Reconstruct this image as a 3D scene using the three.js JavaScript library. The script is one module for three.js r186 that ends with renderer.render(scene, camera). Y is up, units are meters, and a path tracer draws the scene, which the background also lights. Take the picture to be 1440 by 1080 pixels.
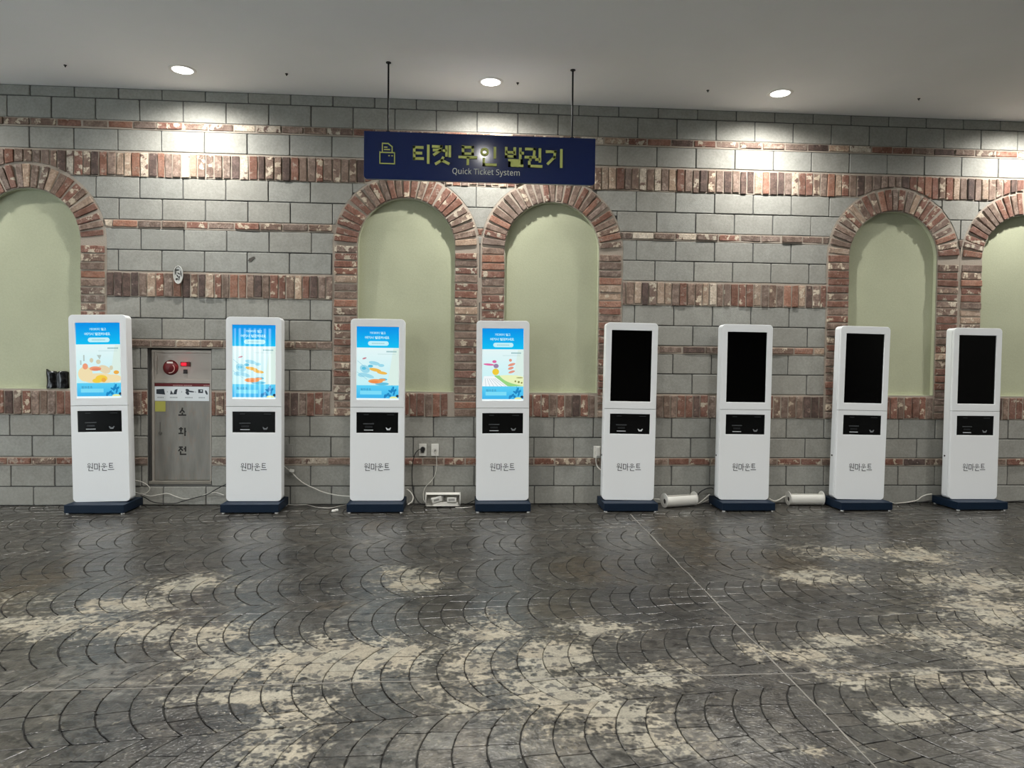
import * as THREE from 'three';
import { mergeGeometries } from 'three/addons/utils/BufferGeometryUtils.js';
import { RoundedBoxGeometry } from 'three/addons/geometries/RoundedBoxGeometry.js';
import { TextGeometry } from 'three/addons/geometries/TextGeometry.js';
import { FontLoader } from 'three/addons/loaders/FontLoader.js';
import { RectAreaLightUniformsLib } from 'three/addons/lights/RectAreaLightUniformsLib.js';
import { createNoise2D } from 'simplex-noise';

// ---------------------------------------------------------------- camera, sky, exposure
const scene = new THREE.Scene();
const camera = new THREE.PerspectiveCamera(56.72, 4 / 3, 0.05, 100);
camera.position.set(3.0255, 1.3907, 6.9693);
camera.rotation.order = 'YXZ';
camera.rotation.set(THREE.MathUtils.degToRad(-1.67525), THREE.MathUtils.degToRad(-4.0959), THREE.MathUtils.degToRad(0.6268));
const renderer = new THREE.WebGLRenderer({ antialias: true });
renderer.toneMapping = THREE.LinearToneMapping;
renderer.toneMappingExposure = 1.0;
renderer.shadowMap.enabled = true;
RectAreaLightUniformsLib.init();
scene.background = new THREE.Color().setRGB(4.4, 4.9, 5.2);       // overcast daylight outside the glazing on the left and behind the camera
const LAMP_CANDELA = 19, LAMP_COLOR = new THREE.Color().setRGB(1, 0.98, 0.94);

// ---------------------------------------------------------------- helpers
function mulberry(a) { return () => { a = (a + 0x6d2b79f5) | 0; let t = Math.imul(a ^ (a >>> 15), 1 | a); t = (t + Math.imul(t ^ (t >>> 7), 61 | t)) ^ t; return ((t ^ (t >>> 14)) >>> 0) / 4294967296; }; }
const rnd = mulberry(20240611);
const R = (a, b) => a + (b - a) * rnd();
const pick = (list) => list[Math.floor(rnd() * list.length)];
const clamp = (x, a, b) => Math.min(b, Math.max(a, x));
const smooth = (a, b, x) => { const t = clamp((x - a) / (b - a), 0, 1); return t * t * (3 - 2 * t); };
const lerp = (a, b, t) => a + (b - a) * t;
const noise = createNoise2D(mulberry(7));
const noiseB = createNoise2D(mulberry(99));
function fbm(x, y, oct = 4) { let s = 0, a = 0.5, n = 0; for (let i = 0; i < oct; i++) { s += a * noise(x, y); n += a; x = x * 2.03 + 17.1; y = y * 2.03 - 9.7; a *= 0.5; } return s / n; }

const taken = new Map();
function numbered(name) { const k = taken.get(name) ?? 0; taken.set(name, k + 1); return k ? name + '_' + String(k).padStart(3, '0') : name; }
function shade(o) { o.traverse((m) => { if (m.isMesh) { m.castShadow = true; m.receiveShadow = true; } }); }
function thing(name, label, category, [x, y, z] = [0, 0, 0], group) {
  const o = new THREE.Group(); o.name = numbered(name); o.position.set(x, y, z); o.userData = { label, category };
  if (group) o.userData.group = group;
  scene.add(o); return o;
}
function structure(name) { const o = new THREE.Group(); o.name = name; o.userData = { kind: 'structure' }; scene.add(o); return o; }
function part(name, geometry, material, parent, label) {
  const m = new THREE.Mesh(Array.isArray(geometry) ? join(geometry) : geometry, material); m.name = name; m.castShadow = m.receiveShadow = true;
  if (label) m.userData.label = label;
  parent.add(m); return m;
}
function join(list) {
  const plain = list.map((g) => { const q = g.index ? g.toNonIndexed() : g; const o = new THREE.BufferGeometry(); for (const k of ['position', 'normal', 'uv']) o.setAttribute(k, q.attributes[k]); if (list.every((h) => h.attributes.color)) o.setAttribute('color', q.attributes.color); return o; });
  return plain.length === 1 ? plain[0] : mergeGeometries(plain);
}
function box(x0, x1, y0, y1, z0, z1, r = 0.002) {
  const w = x1 - x0, h = y1 - y0, d = z1 - z0, rr = Math.min(r, w / 3, h / 3, d / 3);
  const g = rr > 0 ? new RoundedBoxGeometry(w, h, d, 1, rr) : new THREE.BoxGeometry(w, h, d);
  return g.translate((x0 + x1) / 2, (y0 + y1) / 2, (z0 + z1) / 2);
}
function cyl(r0, r1, h, seg = 24) { return new THREE.CylinderGeometry(r0, r1, h, seg); }
function tube(points, r, seg = 40, rad = 7) { return new THREE.TubeGeometry(new THREE.CatmullRomCurve3(points.map((p) => new THREE.Vector3(...p)), false, 'catmullrom', 0.5), seg, r, rad, false); }
function roundRect(x0, y0, x1, y1, r) {                                            // r = [bottom-left, bottom-right, top-right, top-left]
  const s = new THREE.Shape(), [a, b, c, d] = r;
  s.moveTo(x0 + a, y0); s.lineTo(x1 - b, y0); if (b) s.absarc(x1 - b, y0 + b, b, -Math.PI / 2, 0, false);
  s.lineTo(x1, y1 - c); if (c) s.absarc(x1 - c, y1 - c, c, 0, Math.PI / 2, false);
  s.lineTo(x0 + d, y1); if (d) s.absarc(x0 + d, y1 - d, d, Math.PI / 2, Math.PI, false);
  s.lineTo(x0, y0 + a); if (a) s.absarc(x0 + a, y0 + a, a, Math.PI, Math.PI * 1.5, false);
  return s;
}
function slab(shape, z0, z1, bevel = 0.002, curve = 8) {
  const g = new THREE.ExtrudeGeometry(shape, { depth: z1 - z0 - 2 * bevel, bevelEnabled: bevel > 0, bevelSize: bevel, bevelOffset: -bevel, bevelThickness: bevel, bevelSegments: 2, curveSegments: curve });
  return g.translate(0, 0, z0 + bevel);
}
// A chamfered piece over a counter-clockwise outline in the xy plane, its face at zf: bricks, blocks, cobbles.
function piece(poly, zf, depth, chamfer, tint = [1, 1, 1], du = 0, dv = 0, turn = false, tilt = [0, 0]) {
  const n = poly.length, inner = [], pos = [], uv = [], col = [];
  let mx = 0, my = 0; for (const p of poly) { mx += p[0] / n; my += p[1] / n; }
  for (let i = 0; i < n; i++) {
    const a = poly[(i + n - 1) % n], b = poly[i], c = poly[(i + 1) % n];
    let e1 = [b[0] - a[0], b[1] - a[1]], e2 = [c[0] - b[0], c[1] - b[1]];
    const l1 = Math.hypot(...e1) || 1, l2 = Math.hypot(...e2) || 1, n1 = [-e1[1] / l1, e1[0] / l1], n2 = [-e2[1] / l2, e2[0] / l2];
    const k = chamfer / Math.max(0.4, 1 + n1[0] * n2[0] + n1[1] * n2[1]);
    inner.push([b[0] + (n1[0] + n2[0]) * k, b[1] + (n1[1] + n2[1]) * k]);
  }
  const zt = (p, z) => z + (p[0] - mx) * tilt[0] + (p[1] - my) * tilt[1];
  const put = (p, z) => { pos.push(p[0], p[1], z); uv.push((turn ? p[1] : p[0]) + du, (turn ? p[0] : p[1]) + dv); col.push(...tint); };
  for (const [a, b, c] of THREE.ShapeUtils.triangulateShape(inner.map((p) => new THREE.Vector2(...p)), [])) { put(inner[a], zt(inner[a], zf)); put(inner[b], zt(inner[b], zf)); put(inner[c], zt(inner[c], zf)); }
  for (let i = 0; i < n; i++) {
    const j = (i + 1) % n, zc = (k) => zt(inner[k], zf) - chamfer * 0.8;
    put(poly[i], zc(i)); put(poly[j], zc(j)); put(inner[j], zt(inner[j], zf)); put(poly[i], zc(i)); put(inner[j], zt(inner[j], zf)); put(inner[i], zt(inner[i], zf));
    put(poly[i], zf - depth); put(poly[j], zf - depth); put(poly[j], zc(j)); put(poly[i], zf - depth); put(poly[j], zc(j)); put(poly[i], zc(i));
  }
  const g = new THREE.BufferGeometry();
  g.setAttribute('position', new THREE.Float32BufferAttribute(pos, 3)); g.setAttribute('uv', new THREE.Float32BufferAttribute(uv, 2)); g.setAttribute('color', new THREE.Float32BufferAttribute(col, 3));
  g.computeVertexNormals(); return g;
}
const quad = (x0, x1, y0, y1) => [[x0, y0], [x1, y0], [x1, y1], [x0, y1]];
// The outline of an old hand-made brick: sides a little wavy, corners knocked off.
function worn(poly, jit, knock) {
  const out = [];
  for (let i = 0; i < poly.length; i++) {
    const a = poly[i], b = poly[(i + 1) % poly.length], l = Math.hypot(b[0] - a[0], b[1] - a[1]), k = Math.min(0.3, (knock * R(0.3, 1.6)) / l), k2 = Math.min(0.3, (knock * R(0.3, 1.6)) / l);
    const ts = l > 0.12 ? [k, R(0.3, 0.45), R(0.6, 0.75), 1 - k2] : [k, 1 - k2], nx = (b[1] - a[1]) / l, ny = -(b[0] - a[0]) / l;
    for (const t of ts) { const j = -rnd() * jit; out.push([lerp(a[0], b[0], t) + nx * j, lerp(a[1], b[1], t) + ny * j]); }
  }
  return out;
}
// ---------------------------------------------------------------- computed textures
const lin = (hex) => { const c = new THREE.Color(hex); return [c.r, c.g, c.b]; };
const toS = (v) => { v = clamp(v, 0, 1); return 255 * (v <= 0.0031308 ? 12.92 * v : 1.055 * Math.pow(v, 1 / 2.4) - 0.055); };
function texture(w, h, fn, srgb = true, metres = [1, 1]) {                          // fn(u, v) gives linear r, g, b; v runs up
  const d = new Uint8Array(w * h * 4);
  for (let j = 0, o = 0; j < h; j++) for (let i = 0; i < w; i++, o += 4) {
    const c = fn((i + 0.5) / w, (j + 0.5) / h);
    for (let k = 0; k < 3; k++) d[o + k] = srgb ? toS(c[k]) : clamp(c[k], 0, 1) * 255;
    d[o + 3] = 255;
  }
  const t = new THREE.DataTexture(d, w, h); t.magFilter = THREE.LinearFilter; t.minFilter = THREE.LinearFilter; t.wrapS = t.wrapT = THREE.RepeatWrapping;
  if (srgb) t.colorSpace = THREE.SRGBColorSpace;
  t.repeat.set(1 / metres[0], 1 / metres[1]); t.needsUpdate = true; return t;
}
function tiled(f, p) {                                                             // makes f(x, y) repeat every p metres
  return (u, v) => { const x = u * p, y = v * p, a = smooth(0.75, 1, u), b = smooth(0.75, 1, v); return lerp(lerp(f(x, y), f(x - p, y), a), lerp(f(x, y - p), f(x - p, y - p), a), b); };
}
const M = (o) => new THREE.MeshStandardMaterial(o);
const grain = (() => { const f = tiled((x, y) => 0.5 + 0.32 * fbm(x * 60, y * 60, 3) + 0.25 * noiseB(x * 240, y * 240), 1); return texture(512, 512, (u, v) => { const g = f(u, v); return [g, g, g]; }, false, [1, 1]); })();

// concrete block: grey-green, fine sandy grain, a few darker stains
const blockMap = (() => {
  const a = tiled((x, y) => fbm(x * 5, y * 5, 4), 2), b = tiled((x, y) => fbm(x * 26, y * 26, 4), 2), c = tiled((x, y) => noiseB(x * 130, y * 130), 2);
  return texture(1024, 1024, (u, v) => { const k = 0.275 * (1 + 0.12 * a(u, v) + 0.15 * b(u, v) + 0.11 * c(u, v)); return [k, k * 0.99, k * 0.885]; }, true, [2, 2]);
})();
const blockMat = M({ map: blockMap, bumpMap: grain, bumpScale: 0.0015, roughness: 0.92, vertexColors: true });
const mortarMat = M({ color: new THREE.Color().setRGB(0.085, 0.085, 0.08), bumpMap: grain, bumpScale: 0.002, roughness: 0.95 });
const bedMat = M({ color: new THREE.Color().setRGB(0.335, 0.288, 0.235), bumpMap: grain, bumpScale: 0.003, roughness: 0.95 });
// reclaimed bricks: base colour, colour of the old limewash left on them, how much of it
function brickMap(base, base2, wash, cover, seed) {
  const a = tiled((x, y) => fbm(x * 9 + seed, y * 9, 4), 0.8), b = tiled((x, y) => fbm(x * 8.5, y * 7 + seed, 4), 0.8), c = tiled((x, y) => noiseB(x * 110 + seed, y * 110), 0.8), d = tiled((x, y) => fbm(x * 34 - seed, y * 34, 2), 0.8);
  return texture(320, 320, (u, v) => {
    const t = smooth(-0.35, 0.4, a(u, v)), m = smooth(cover - 0.04, cover + 0.06, b(u, v) + 0.10 * c(u, v) + 0.16 * d(u, v)), k = 1 + 0.34 * d(u, v) + 0.15 * c(u, v);
    return [0, 1, 2].map((i) => lerp(lerp(base[i], base2[i], t) * k, wash[i] * (0.85 + 0.2 * d(u, v)), m));
  }, true, [0.8, 0.8]);
}
const WASH = [0.55, 0.47, 0.36], DUST = [0.33, 0.26, 0.21];
const brickKinds = [
  [[0.155, 0.108, 0.082], [0.235, 0.172, 0.138], DUST, 0.42],        // 0 dusty mauve brown
  [[0.15, 0.097, 0.074], [0.22, 0.158, 0.122], WASH, 0.22],       // 1 mauve with limewash
  [[0.155, 0.072, 0.048], [0.215, 0.118, 0.088], DUST, 0.4],        // 2 red brown
  [[0.175, 0.08, 0.056], [0.22, 0.12, 0.09], WASH, 0.27],          // 3 red brown with limewash
  [[0.075, 0.05, 0.041], [0.12, 0.08, 0.066], DUST, 0.6],          // 4 dark
  [[0.30, 0.215, 0.155], [0.38, 0.285, 0.215], WASH, 0.35],        // 5 tan
  [[0.44, 0.37, 0.29], [0.54, 0.47, 0.38], [0.16, 0.1, 0.08], 0.34], // 6 cream, paint worn through
  [[0.24, 0.115, 0.075], [0.28, 0.155, 0.11], DUST, 0.5],          // 7 orange red
].map(([a, b, w, c], i) => M({ map: brickMap(a, b, w, c, i * 31.7), bumpMap: grain, bumpScale: 0.004, roughness: 0.93, vertexColors: true }));
const BAND = [0, 0, 0, 0, 0, 1, 1, 1, 1, 2, 3, 3, 4, 4, 5, 5, 6, 7], ARCH = [0, 0, 0, 0, 2, 2, 3, 3, 3, 1, 1, 5, 7];
const tintOf = (s) => { const k = 1 + R(-s, s), h = R(-0.22, 0.22) * s; return [k * (1 + h), k, k * (1 - h)]; };

const plasterMat = (() => {
  const a = tiled((x, y) => fbm(x * 1.6, y * 1.6, 4), 2), b = tiled((x, y) => fbm(x * 30, y * 30, 3), 2);
  return M({ map: texture(512, 512, (u, v) => { const k = 1 + 0.06 * a(u, v) + 0.05 * b(u, v); return [0.405 * k, 0.42 * k, 0.292 * k]; }, true, [2, 2]), bumpMap: grain, bumpScale: 0.0012, roughness: 0.95 });
})();
const ceilingMat = (() => {
  const b = tiled((x, y) => fbm(x * 0.8, y * 0.8, 5), 4);
  return M({ map: texture(512, 512, (u, v) => { const k = 1 + 0.035 * b(u, v); return [0.84 * k, 0.838 * k, 0.825 * k]; }, true, [4, 4]), bumpMap: grain, bumpScale: 0.0006, roughness: 0.95 });
})();
const darkWallMat = M({ color: new THREE.Color().setRGB(0.10, 0.098, 0.092), bumpMap: grain, bumpScale: 0.001, roughness: 0.95 });

// ---------------------------------------------------------------- the room
const X0 = -6.5, X1 = 12.5, Z1 = 13, CEIL = 3.92;
const wall = structure('wall_back');
const YC = 2.505, RI = 0.467, RO = 0.697, JAMB = 0.86, SILL = 1.10;
const ARCHES = [-1.01, 2.488, 3.907, 7.4, 8.812];
const HYD = { x0: 0.062, x1: 0.648, y0: 0.20, y1: 1.495 };
const archOutline = (P, cx, r, bottom) => { P.moveTo(cx - r, bottom); P.lineTo(cx + r, bottom); P.lineTo(cx + r, YC); P.absarc(cx, YC, r, 0, Math.PI, false); P.lineTo(cx - r, bottom); return P; };
{
  const s = roundRect(X0, 0, X1, CEIL, [0, 0, 0, 0]);
  for (const cx of ARCHES) s.holes.push(archOutline(new THREE.Path(), cx, RI, SILL));
  const h = new THREE.Path(); h.moveTo(HYD.x0, HYD.y0); h.lineTo(HYD.x1, HYD.y0); h.lineTo(HYD.x1, HYD.y1); h.lineTo(HYD.x0, HYD.y1); h.lineTo(HYD.x0, HYD.y0); s.holes.push(h);
  part('mortar', [slab(s, -0.165, -0.007, 0, 20), box(X0, X1, 0, CEIL, -0.35, -0.165, 0)], mortarMat, wall);
}
for (const cx of ARCHES) {
  part('niche_plaster', slab(archOutline(new THREE.Shape(), cx, RI - 0.001, SILL), -0.165, -0.055, 0, 24), plasterMat, wall);
  const s = archOutline(new THREE.Shape(), cx, RI, SILL); s.holes.push(archOutline(new THREE.Path(), cx, RI - 0.007, SILL + 0.007));
  part('niche_reveal', slab(s, -0.056, -0.01, 0, 24), plasterMat, wall);
  const b = archOutline(new THREE.Shape(), cx, RO + 0.008, JAMB); b.holes.push(archOutline(new THREE.Path(), cx, RI, SILL));
  part('mortar_bed', slab(b, -0.0075, -0.001, 0, 24), bedMat, wall);
}
// courses, bottom edge to top edge in metres above the floor
const BLOCKROWS = [[0, 0.18, 1], [0.18, 0.38, 0], [0.46, 0.66, 1], [0.66, 0.86, 0], [1.10, 1.30, 1], [1.30, 1.50, 0], [1.58, 1.78, 1], [1.78, 1.98, 0], [2.22, 2.42, 1], [2.42, 2.62, 0], [2.70, 2.90, 1], [2.90, 3.10, 0], [3.34, 3.54, 1], [3.62, 3.82, 0], [3.82, CEIL, 1]];
const THIN = [[0.38, 0.46], [1.50, 1.58], [2.62, 2.70], [3.54, 3.62]], SOLDIER = [[0.86, 1.10], [1.98, 2.22], [3.10, 3.34]];
const half = (y) => (y < JAMB ? -1 : y < YC ? RO : y < YC + RO ? Math.sqrt(RO * RO - (y - YC) ** 2) : -1);
// what is left of the rectangle after the arches and the hydrant recess are taken out of it
function clip(xa, xb, ya, yb, gap = 0.006, steps = 9) {
  for (const cx of ARCHES) if (xa < cx - 0.01 && xb > cx + 0.01 && half((ya + yb) / 2) > 0) return [...clip(xa, cx - 0.001, ya, yb, gap, steps), ...clip(cx + 0.001, xb, ya, yb, gap, steps)];
  let cut = [[xa, xb]];
  if (yb > HYD.y0 + 0.03 && ya < HYD.y1 - 0.02) cut = cut.flatMap(([a, b]) => (b <= HYD.x0 || a >= HYD.x1 ? [[a, b]] : [[a, HYD.x0 - 0.004], [HYD.x1 + 0.004, b]].filter(([p, q]) => q - p > 0.02)));
  const out = [];
  for (const [a, b] of cut) {
    const L = [], Rr = [], mid = (a + b) / 2; let any = false;
    for (let i = 0; i <= steps; i++) {
      const y = lerp(ya, yb, i / steps); let l = a, r = b;
      for (const cx of ARCHES) { const h = half(y); if (h < 0) continue; if (mid < cx) r = Math.min(r, cx - h - gap); else l = Math.max(l, cx + h + gap); }
      if (l > a + 1e-6 || r < b - 1e-6) any = true;
      if (r - l > 0.015) { L.push([l, y]); Rr.push([r, y]); }
    }
    if (!any) out.push(quad(a, b, ya, yb)); else if (L.length > 1) out.push(thin([...Rr, ...L.reverse()]));
  }
  return out;
}
function thin(p) { return p.filter((b, i) => { const a = p[(i + p.length - 1) % p.length], c = p[(i + 1) % p.length]; return Math.abs((b[0] - a[0]) * (c[1] - b[1]) - (b[1] - a[1]) * (c[0] - b[0])) > 1e-7; }); }
const area = (p) => Math.abs(p.reduce((s, a, i) => { const b = p[(i + 1) % p.length]; return s + a[0] * b[1] - b[0] * a[1]; }, 0) / 2);
const centre = (p) => p.reduce((s, a) => [s[0] + a[0] / p.length, s[1] + a[1] / p.length], [0, 0]);
const KX = [-0.482, 0.872, 1.998, 3.176, 4.384, 5.522, 6.69, 7.867];                // left edges of the kiosks
const inView = ([x, y]) => x > -1.4 && x < 9.0 && !(y < 1.7 && y > 0.05 && KX.some((k) => x > k + 0.06 && x < k + 0.44));
// up to 300 single parts of a name, the rest in one part marked as stuff
function lay(name, list, parent, limit = 300) {
  const shown = list.filter((p) => p.seen).sort((a, b) => b.size - a.size), single = shown.slice(0, limit), rest = [...shown.slice(limit), ...list.filter((p) => !p.seen)];
  single.sort((a, b) => a.order - b.order);
  for (const p of single) part(name, p.geo, p.mat, parent);
  const byMat = new Map(); for (const p of rest) { if (!byMat.has(p.mat)) byMat.set(p.mat, []); byMat.get(p.mat).push(p.geo); }
  if (rest.length) {
    const mats = [...byMat.keys()], gs = mats.map((m) => join(byMat.get(m))), all = gs.length > 1 ? mergeGeometries(gs, true) : gs[0];
    part('more_' + name + 's', all, mats.length > 1 ? mats : mats[0], parent).userData.kind = 'stuff';
  }
}
{
  const blocks = [];
  for (const [ya, yb, odd] of BLOCKROWS) {
    const drift = R(-0.006, 0.006);
    for (let k = -18; k < 33; k++) {
      const xa = Math.max(X0, 0.395 * (k + (odd ? 0.5 : 0)) + drift), xb = Math.min(X1, 0.395 * (k + 1 + (odd ? 0.5 : 0)) + drift);
      if (xb - xa < 0.05) continue;
      for (const p of clip(xa + R(0.003, 0.005), xb - R(0.003, 0.005), ya + 0.004, Math.min(yb, CEIL) - 0.004)) {
        if (area(p) < 0.0012) continue;
        const c = centre(p);
        blocks.push({ geo: piece(p.length === 4 ? worn(p, 0.0018, 0.007) : p, R(-0.002, 0.003), 0.03, 0.004, tintOf(0.055), R(0, 2), R(0, 2), false, [R(-0.004, 0.004), R(-0.006, 0.006)]), mat: blockMat, size: area(p), seen: inView(c), order: blocks.length });
      }
    }
  }
  lay('concrete_block', blocks, wall);
}
const laidBrick = (poly, mats, turn, jit = 0.004, proud = 0.006) => ({ geo: piece(worn(poly, jit, 0.006), proud + R(-0.004, 0.007), 0.05, R(0.003, 0.006), tintOf(0.16), R(0, 0.8), R(0, 0.8), turn, [R(-0.03, 0.03), R(-0.03, 0.03)]), mat: brickKinds[pick(mats)], size: area(poly), seen: inView(centre(poly)), order: rnd() });
const beds = [];
{
  const list = [];
  for (const [ya, yb] of THIN) {
    for (let x = X0 + rnd() * 0.05; x < X1 - 0.25;) {
      const l = R(0.205, 0.245);
      for (const p of clip(x + 0.005, x + l - 0.005, ya + 0.012, yb - 0.006, 0.01)) if (area(p) > 0.0008) list.push(laidBrick(p, BAND, false));
      x += l;
    }
    for (let x = X0; x < X1 - 0.01; x += 0.2) for (const p of clip(x, Math.min(X1, x + 0.2), ya, yb, 0, 5)) beds.push(piece(p, -0.001, 0.006, 0.0005));
  }
  lay('course_brick', list, wall);
}
{
  const list = [];
  for (const [ya, yb] of SOLDIER) {
    const top = ya > 3;
    for (let x = X0 + rnd() * 0.05; x < X1 - 0.09;) {
      const w = R(0.068, 0.084), a = x + 0.004, b = x + w - 0.004, y1 = yb - 0.012 - R(0, 0.006), y0 = ya + R(-0.002, 0.014);
      x += w;
      const under = !top && ya < 1 && ARCHES.some((c) => (a + b) / 2 > c - RI + 0.02 && (a + b) / 2 < c + RI - 0.02);   // the sill of a niche
      if (top) {
        const low = (q) => Math.max(y0, ...ARCHES.map((c) => (Math.abs(q - c) < RO ? YC + Math.sqrt(RO * RO - (q - c) ** 2) + 0.012 : 0)));
        list.push(laidBrick([[a, low(a)], [b, low(b)], [b, y1], [a, y1]], BAND, true, 0.004, 0.008));
      } else if (under) list.push(laidBrick(quad(a, b, y0, y1), [0, 2, 2, 3, 3, 1, 4, 0], true, 0.004, 0.008));
      else for (const p of clip(a, b, y0, y1, 0.008, 2)) if (p.length === 4 && area(p) > 0.006) list.push(laidBrick(p, ya < 1 ? [0, 2, 2, 3, 1, 4, 4, 1] : BAND, true, 0.004, 0.008));
    }
    for (let x = X0; x < X1 - 0.01; x += 0.2) for (const p of top ? [quad(x, x + 0.2, ya, yb)] : clip(x, x + 0.2, ya, yb, 0, 3)) beds.push(piece(p, -0.0012, 0.006, 0.0005));
    for (const c of ARCHES) if (ya < 1) beds.push(piece(quad(c - RI, c + RI, ya, yb), -0.0008, 0.16, 0.0005));
  }
  lay('soldier_brick', list, wall);
}
part('brick_mortar', join(beds), bedMat, wall);
{
  const ring = [], jamb = [];
  for (const cx of ARCHES) {
    const n = 25, a0 = 0.035;
    for (let i = 0; i < n; i++) {
      const t = a0 + ((Math.PI - 2 * a0) * (i + 0.5 + R(-0.1, 0.1))) / n, d = [Math.cos(t), Math.sin(t)], s = [-d[1], d[0]], hi = 0.0255 + R(0, 0.002), ho = R(0.0285, 0.035), r0 = RI + R(0, 0.008), r1 = RO - R(0.004, 0.018);
      const P = (r, h) => [cx + d[0] * r + s[0] * h, YC + d[1] * r + s[1] * h], q = [P(r0, -hi), P(r1, -ho), P(r1, ho), P(r0, hi)], w = worn(q, 0.004, 0.007);
      ring.push({ geo: piece(w, R(0.004, 0.016), 0.05, R(0.003, 0.006), tintOf(0.15), R(0, 0.8), R(0, 0.8), true, [R(-0.04, 0.04), R(-0.04, 0.04)]), mat: brickKinds[pick(ARCH)], size: area(q), seen: inView(centre(q)), order: ring.length });
    }
    for (const side of [-1, 1]) for (let y = JAMB; y < YC + 0.03;) {
      const h = R(0.07, 0.081), xa = cx + side * (RI + R(0, 0.006)), xb = cx + side * (RO - R(0.004, 0.014));
      const q = quad(Math.min(xa, xb), Math.max(xa, xb), y + 0.005, y + h - 0.005); y += h;
      if (y < YC + 0.02) { const b = laidBrick(q, ARCH, false, 0.005, 0.009); b.order = jamb.length; jamb.push(b); }
    }
  }
  lay('arch_brick', ring, wall); lay('jamb_brick', jamb, wall);
}
part('stain', piece(worn([[0.985, 2.335], [1.02, 2.328], [1.06, 2.37], [1.05, 2.385], [1.0, 2.36]], 0.004, 0.006), 0.0042, 0.003, 0.0005), M({ color: 0x4a4540, roughness: 0.9 }), wall, 'dark patch of old glue on the block');

const ceiling = structure('ceiling');
{
  const g = box(X0 - 0.3, X1 + 0.3, CEIL, CEIL + 0.25, -0.35, Z1 + 0.3, 0), uv = g.attributes.uv, p = g.attributes.position;
  for (let i = 0; i < uv.count; i++) uv.setXY(i, p.getX(i), p.getZ(i));
  part('ceiling_board', g, ceilingMat, ceiling);
}
const paleWallMat = M({ color: new THREE.Color().setRGB(0.42, 0.41, 0.385), bumpMap: grain, bumpScale: 0.001, roughness: 0.95 });
const frameMat = M({ color: 0x2c2c2b, roughness: 0.6 }), paneMat = new THREE.MeshPhysicalMaterial({ color: 0xffffff, transmission: 1, thickness: 0, roughness: 0.02 });
{
  const a = 2.2, b = 11.4, lo = 0.12, hi = 3.3;                                      // the glazed entrance on the left
  part('wall_panel', [box(X0 - 0.3, X0, 0, CEIL, 0, a, 0), box(X0 - 0.3, X0, 0, CEIL, b, Z1, 0), box(X0 - 0.3, X0, 0, lo, a, b, 0), box(X0 - 0.3, X0, hi, CEIL, a, b, 0)], paleWallMat, structure('wall_left'));
  const w = structure('window_2');
  for (let i = 0; i <= 6; i++) { const z = lerp(a, b, i / 6); part('mullion', box(X0 - 0.2, X0 - 0.12, lo, hi, z - 0.03, z + 0.03), frameMat, w); if (i < 6) part('pane', box(X0 - 0.165, X0 - 0.155, lo, hi, z + 0.03, lerp(a, b, (i + 1) / 6) - 0.03, 0), paneMat, w); }
}
part('wall_panel', box(X1, X1 + 0.3, 0, CEIL, 0, Z1, 0), darkWallMat, structure('wall_right'));
const DOOR = { x0: -3.1, x1: -2.05, y0: 0.35, y1: 2.25 };
{
  const s = roundRect(X0 - 0.3, 0, X1 + 0.3, CEIL, [0, 0, 0, 0]), h = new THREE.Path();
  h.moveTo(DOOR.x0, DOOR.y0); h.lineTo(DOOR.x1, DOOR.y0); h.lineTo(DOOR.x1, DOOR.y1); h.lineTo(DOOR.x0, DOOR.y1); h.lineTo(DOOR.x0, DOOR.y0); s.holes.push(h);
  part('wall_panel', slab(s, Z1, Z1 + 0.3, 0), darkWallMat, structure('wall_front'));
  const w = structure('window_1'), fm = frameMat;
  for (let i = 0; i <= 8; i++) { const x = lerp(DOOR.x0, DOOR.x1, i / 8); part('bar', box(x - 0.035, x + 0.035, DOOR.y0, DOOR.y1, Z1 + 0.1, Z1 + 0.14), fm, w); }
  part('pane', box(DOOR.x0, DOOR.x1, DOOR.y0, DOOR.y1, Z1 + 0.05, Z1 + 0.055, 0), paneMat, w);
}

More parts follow.
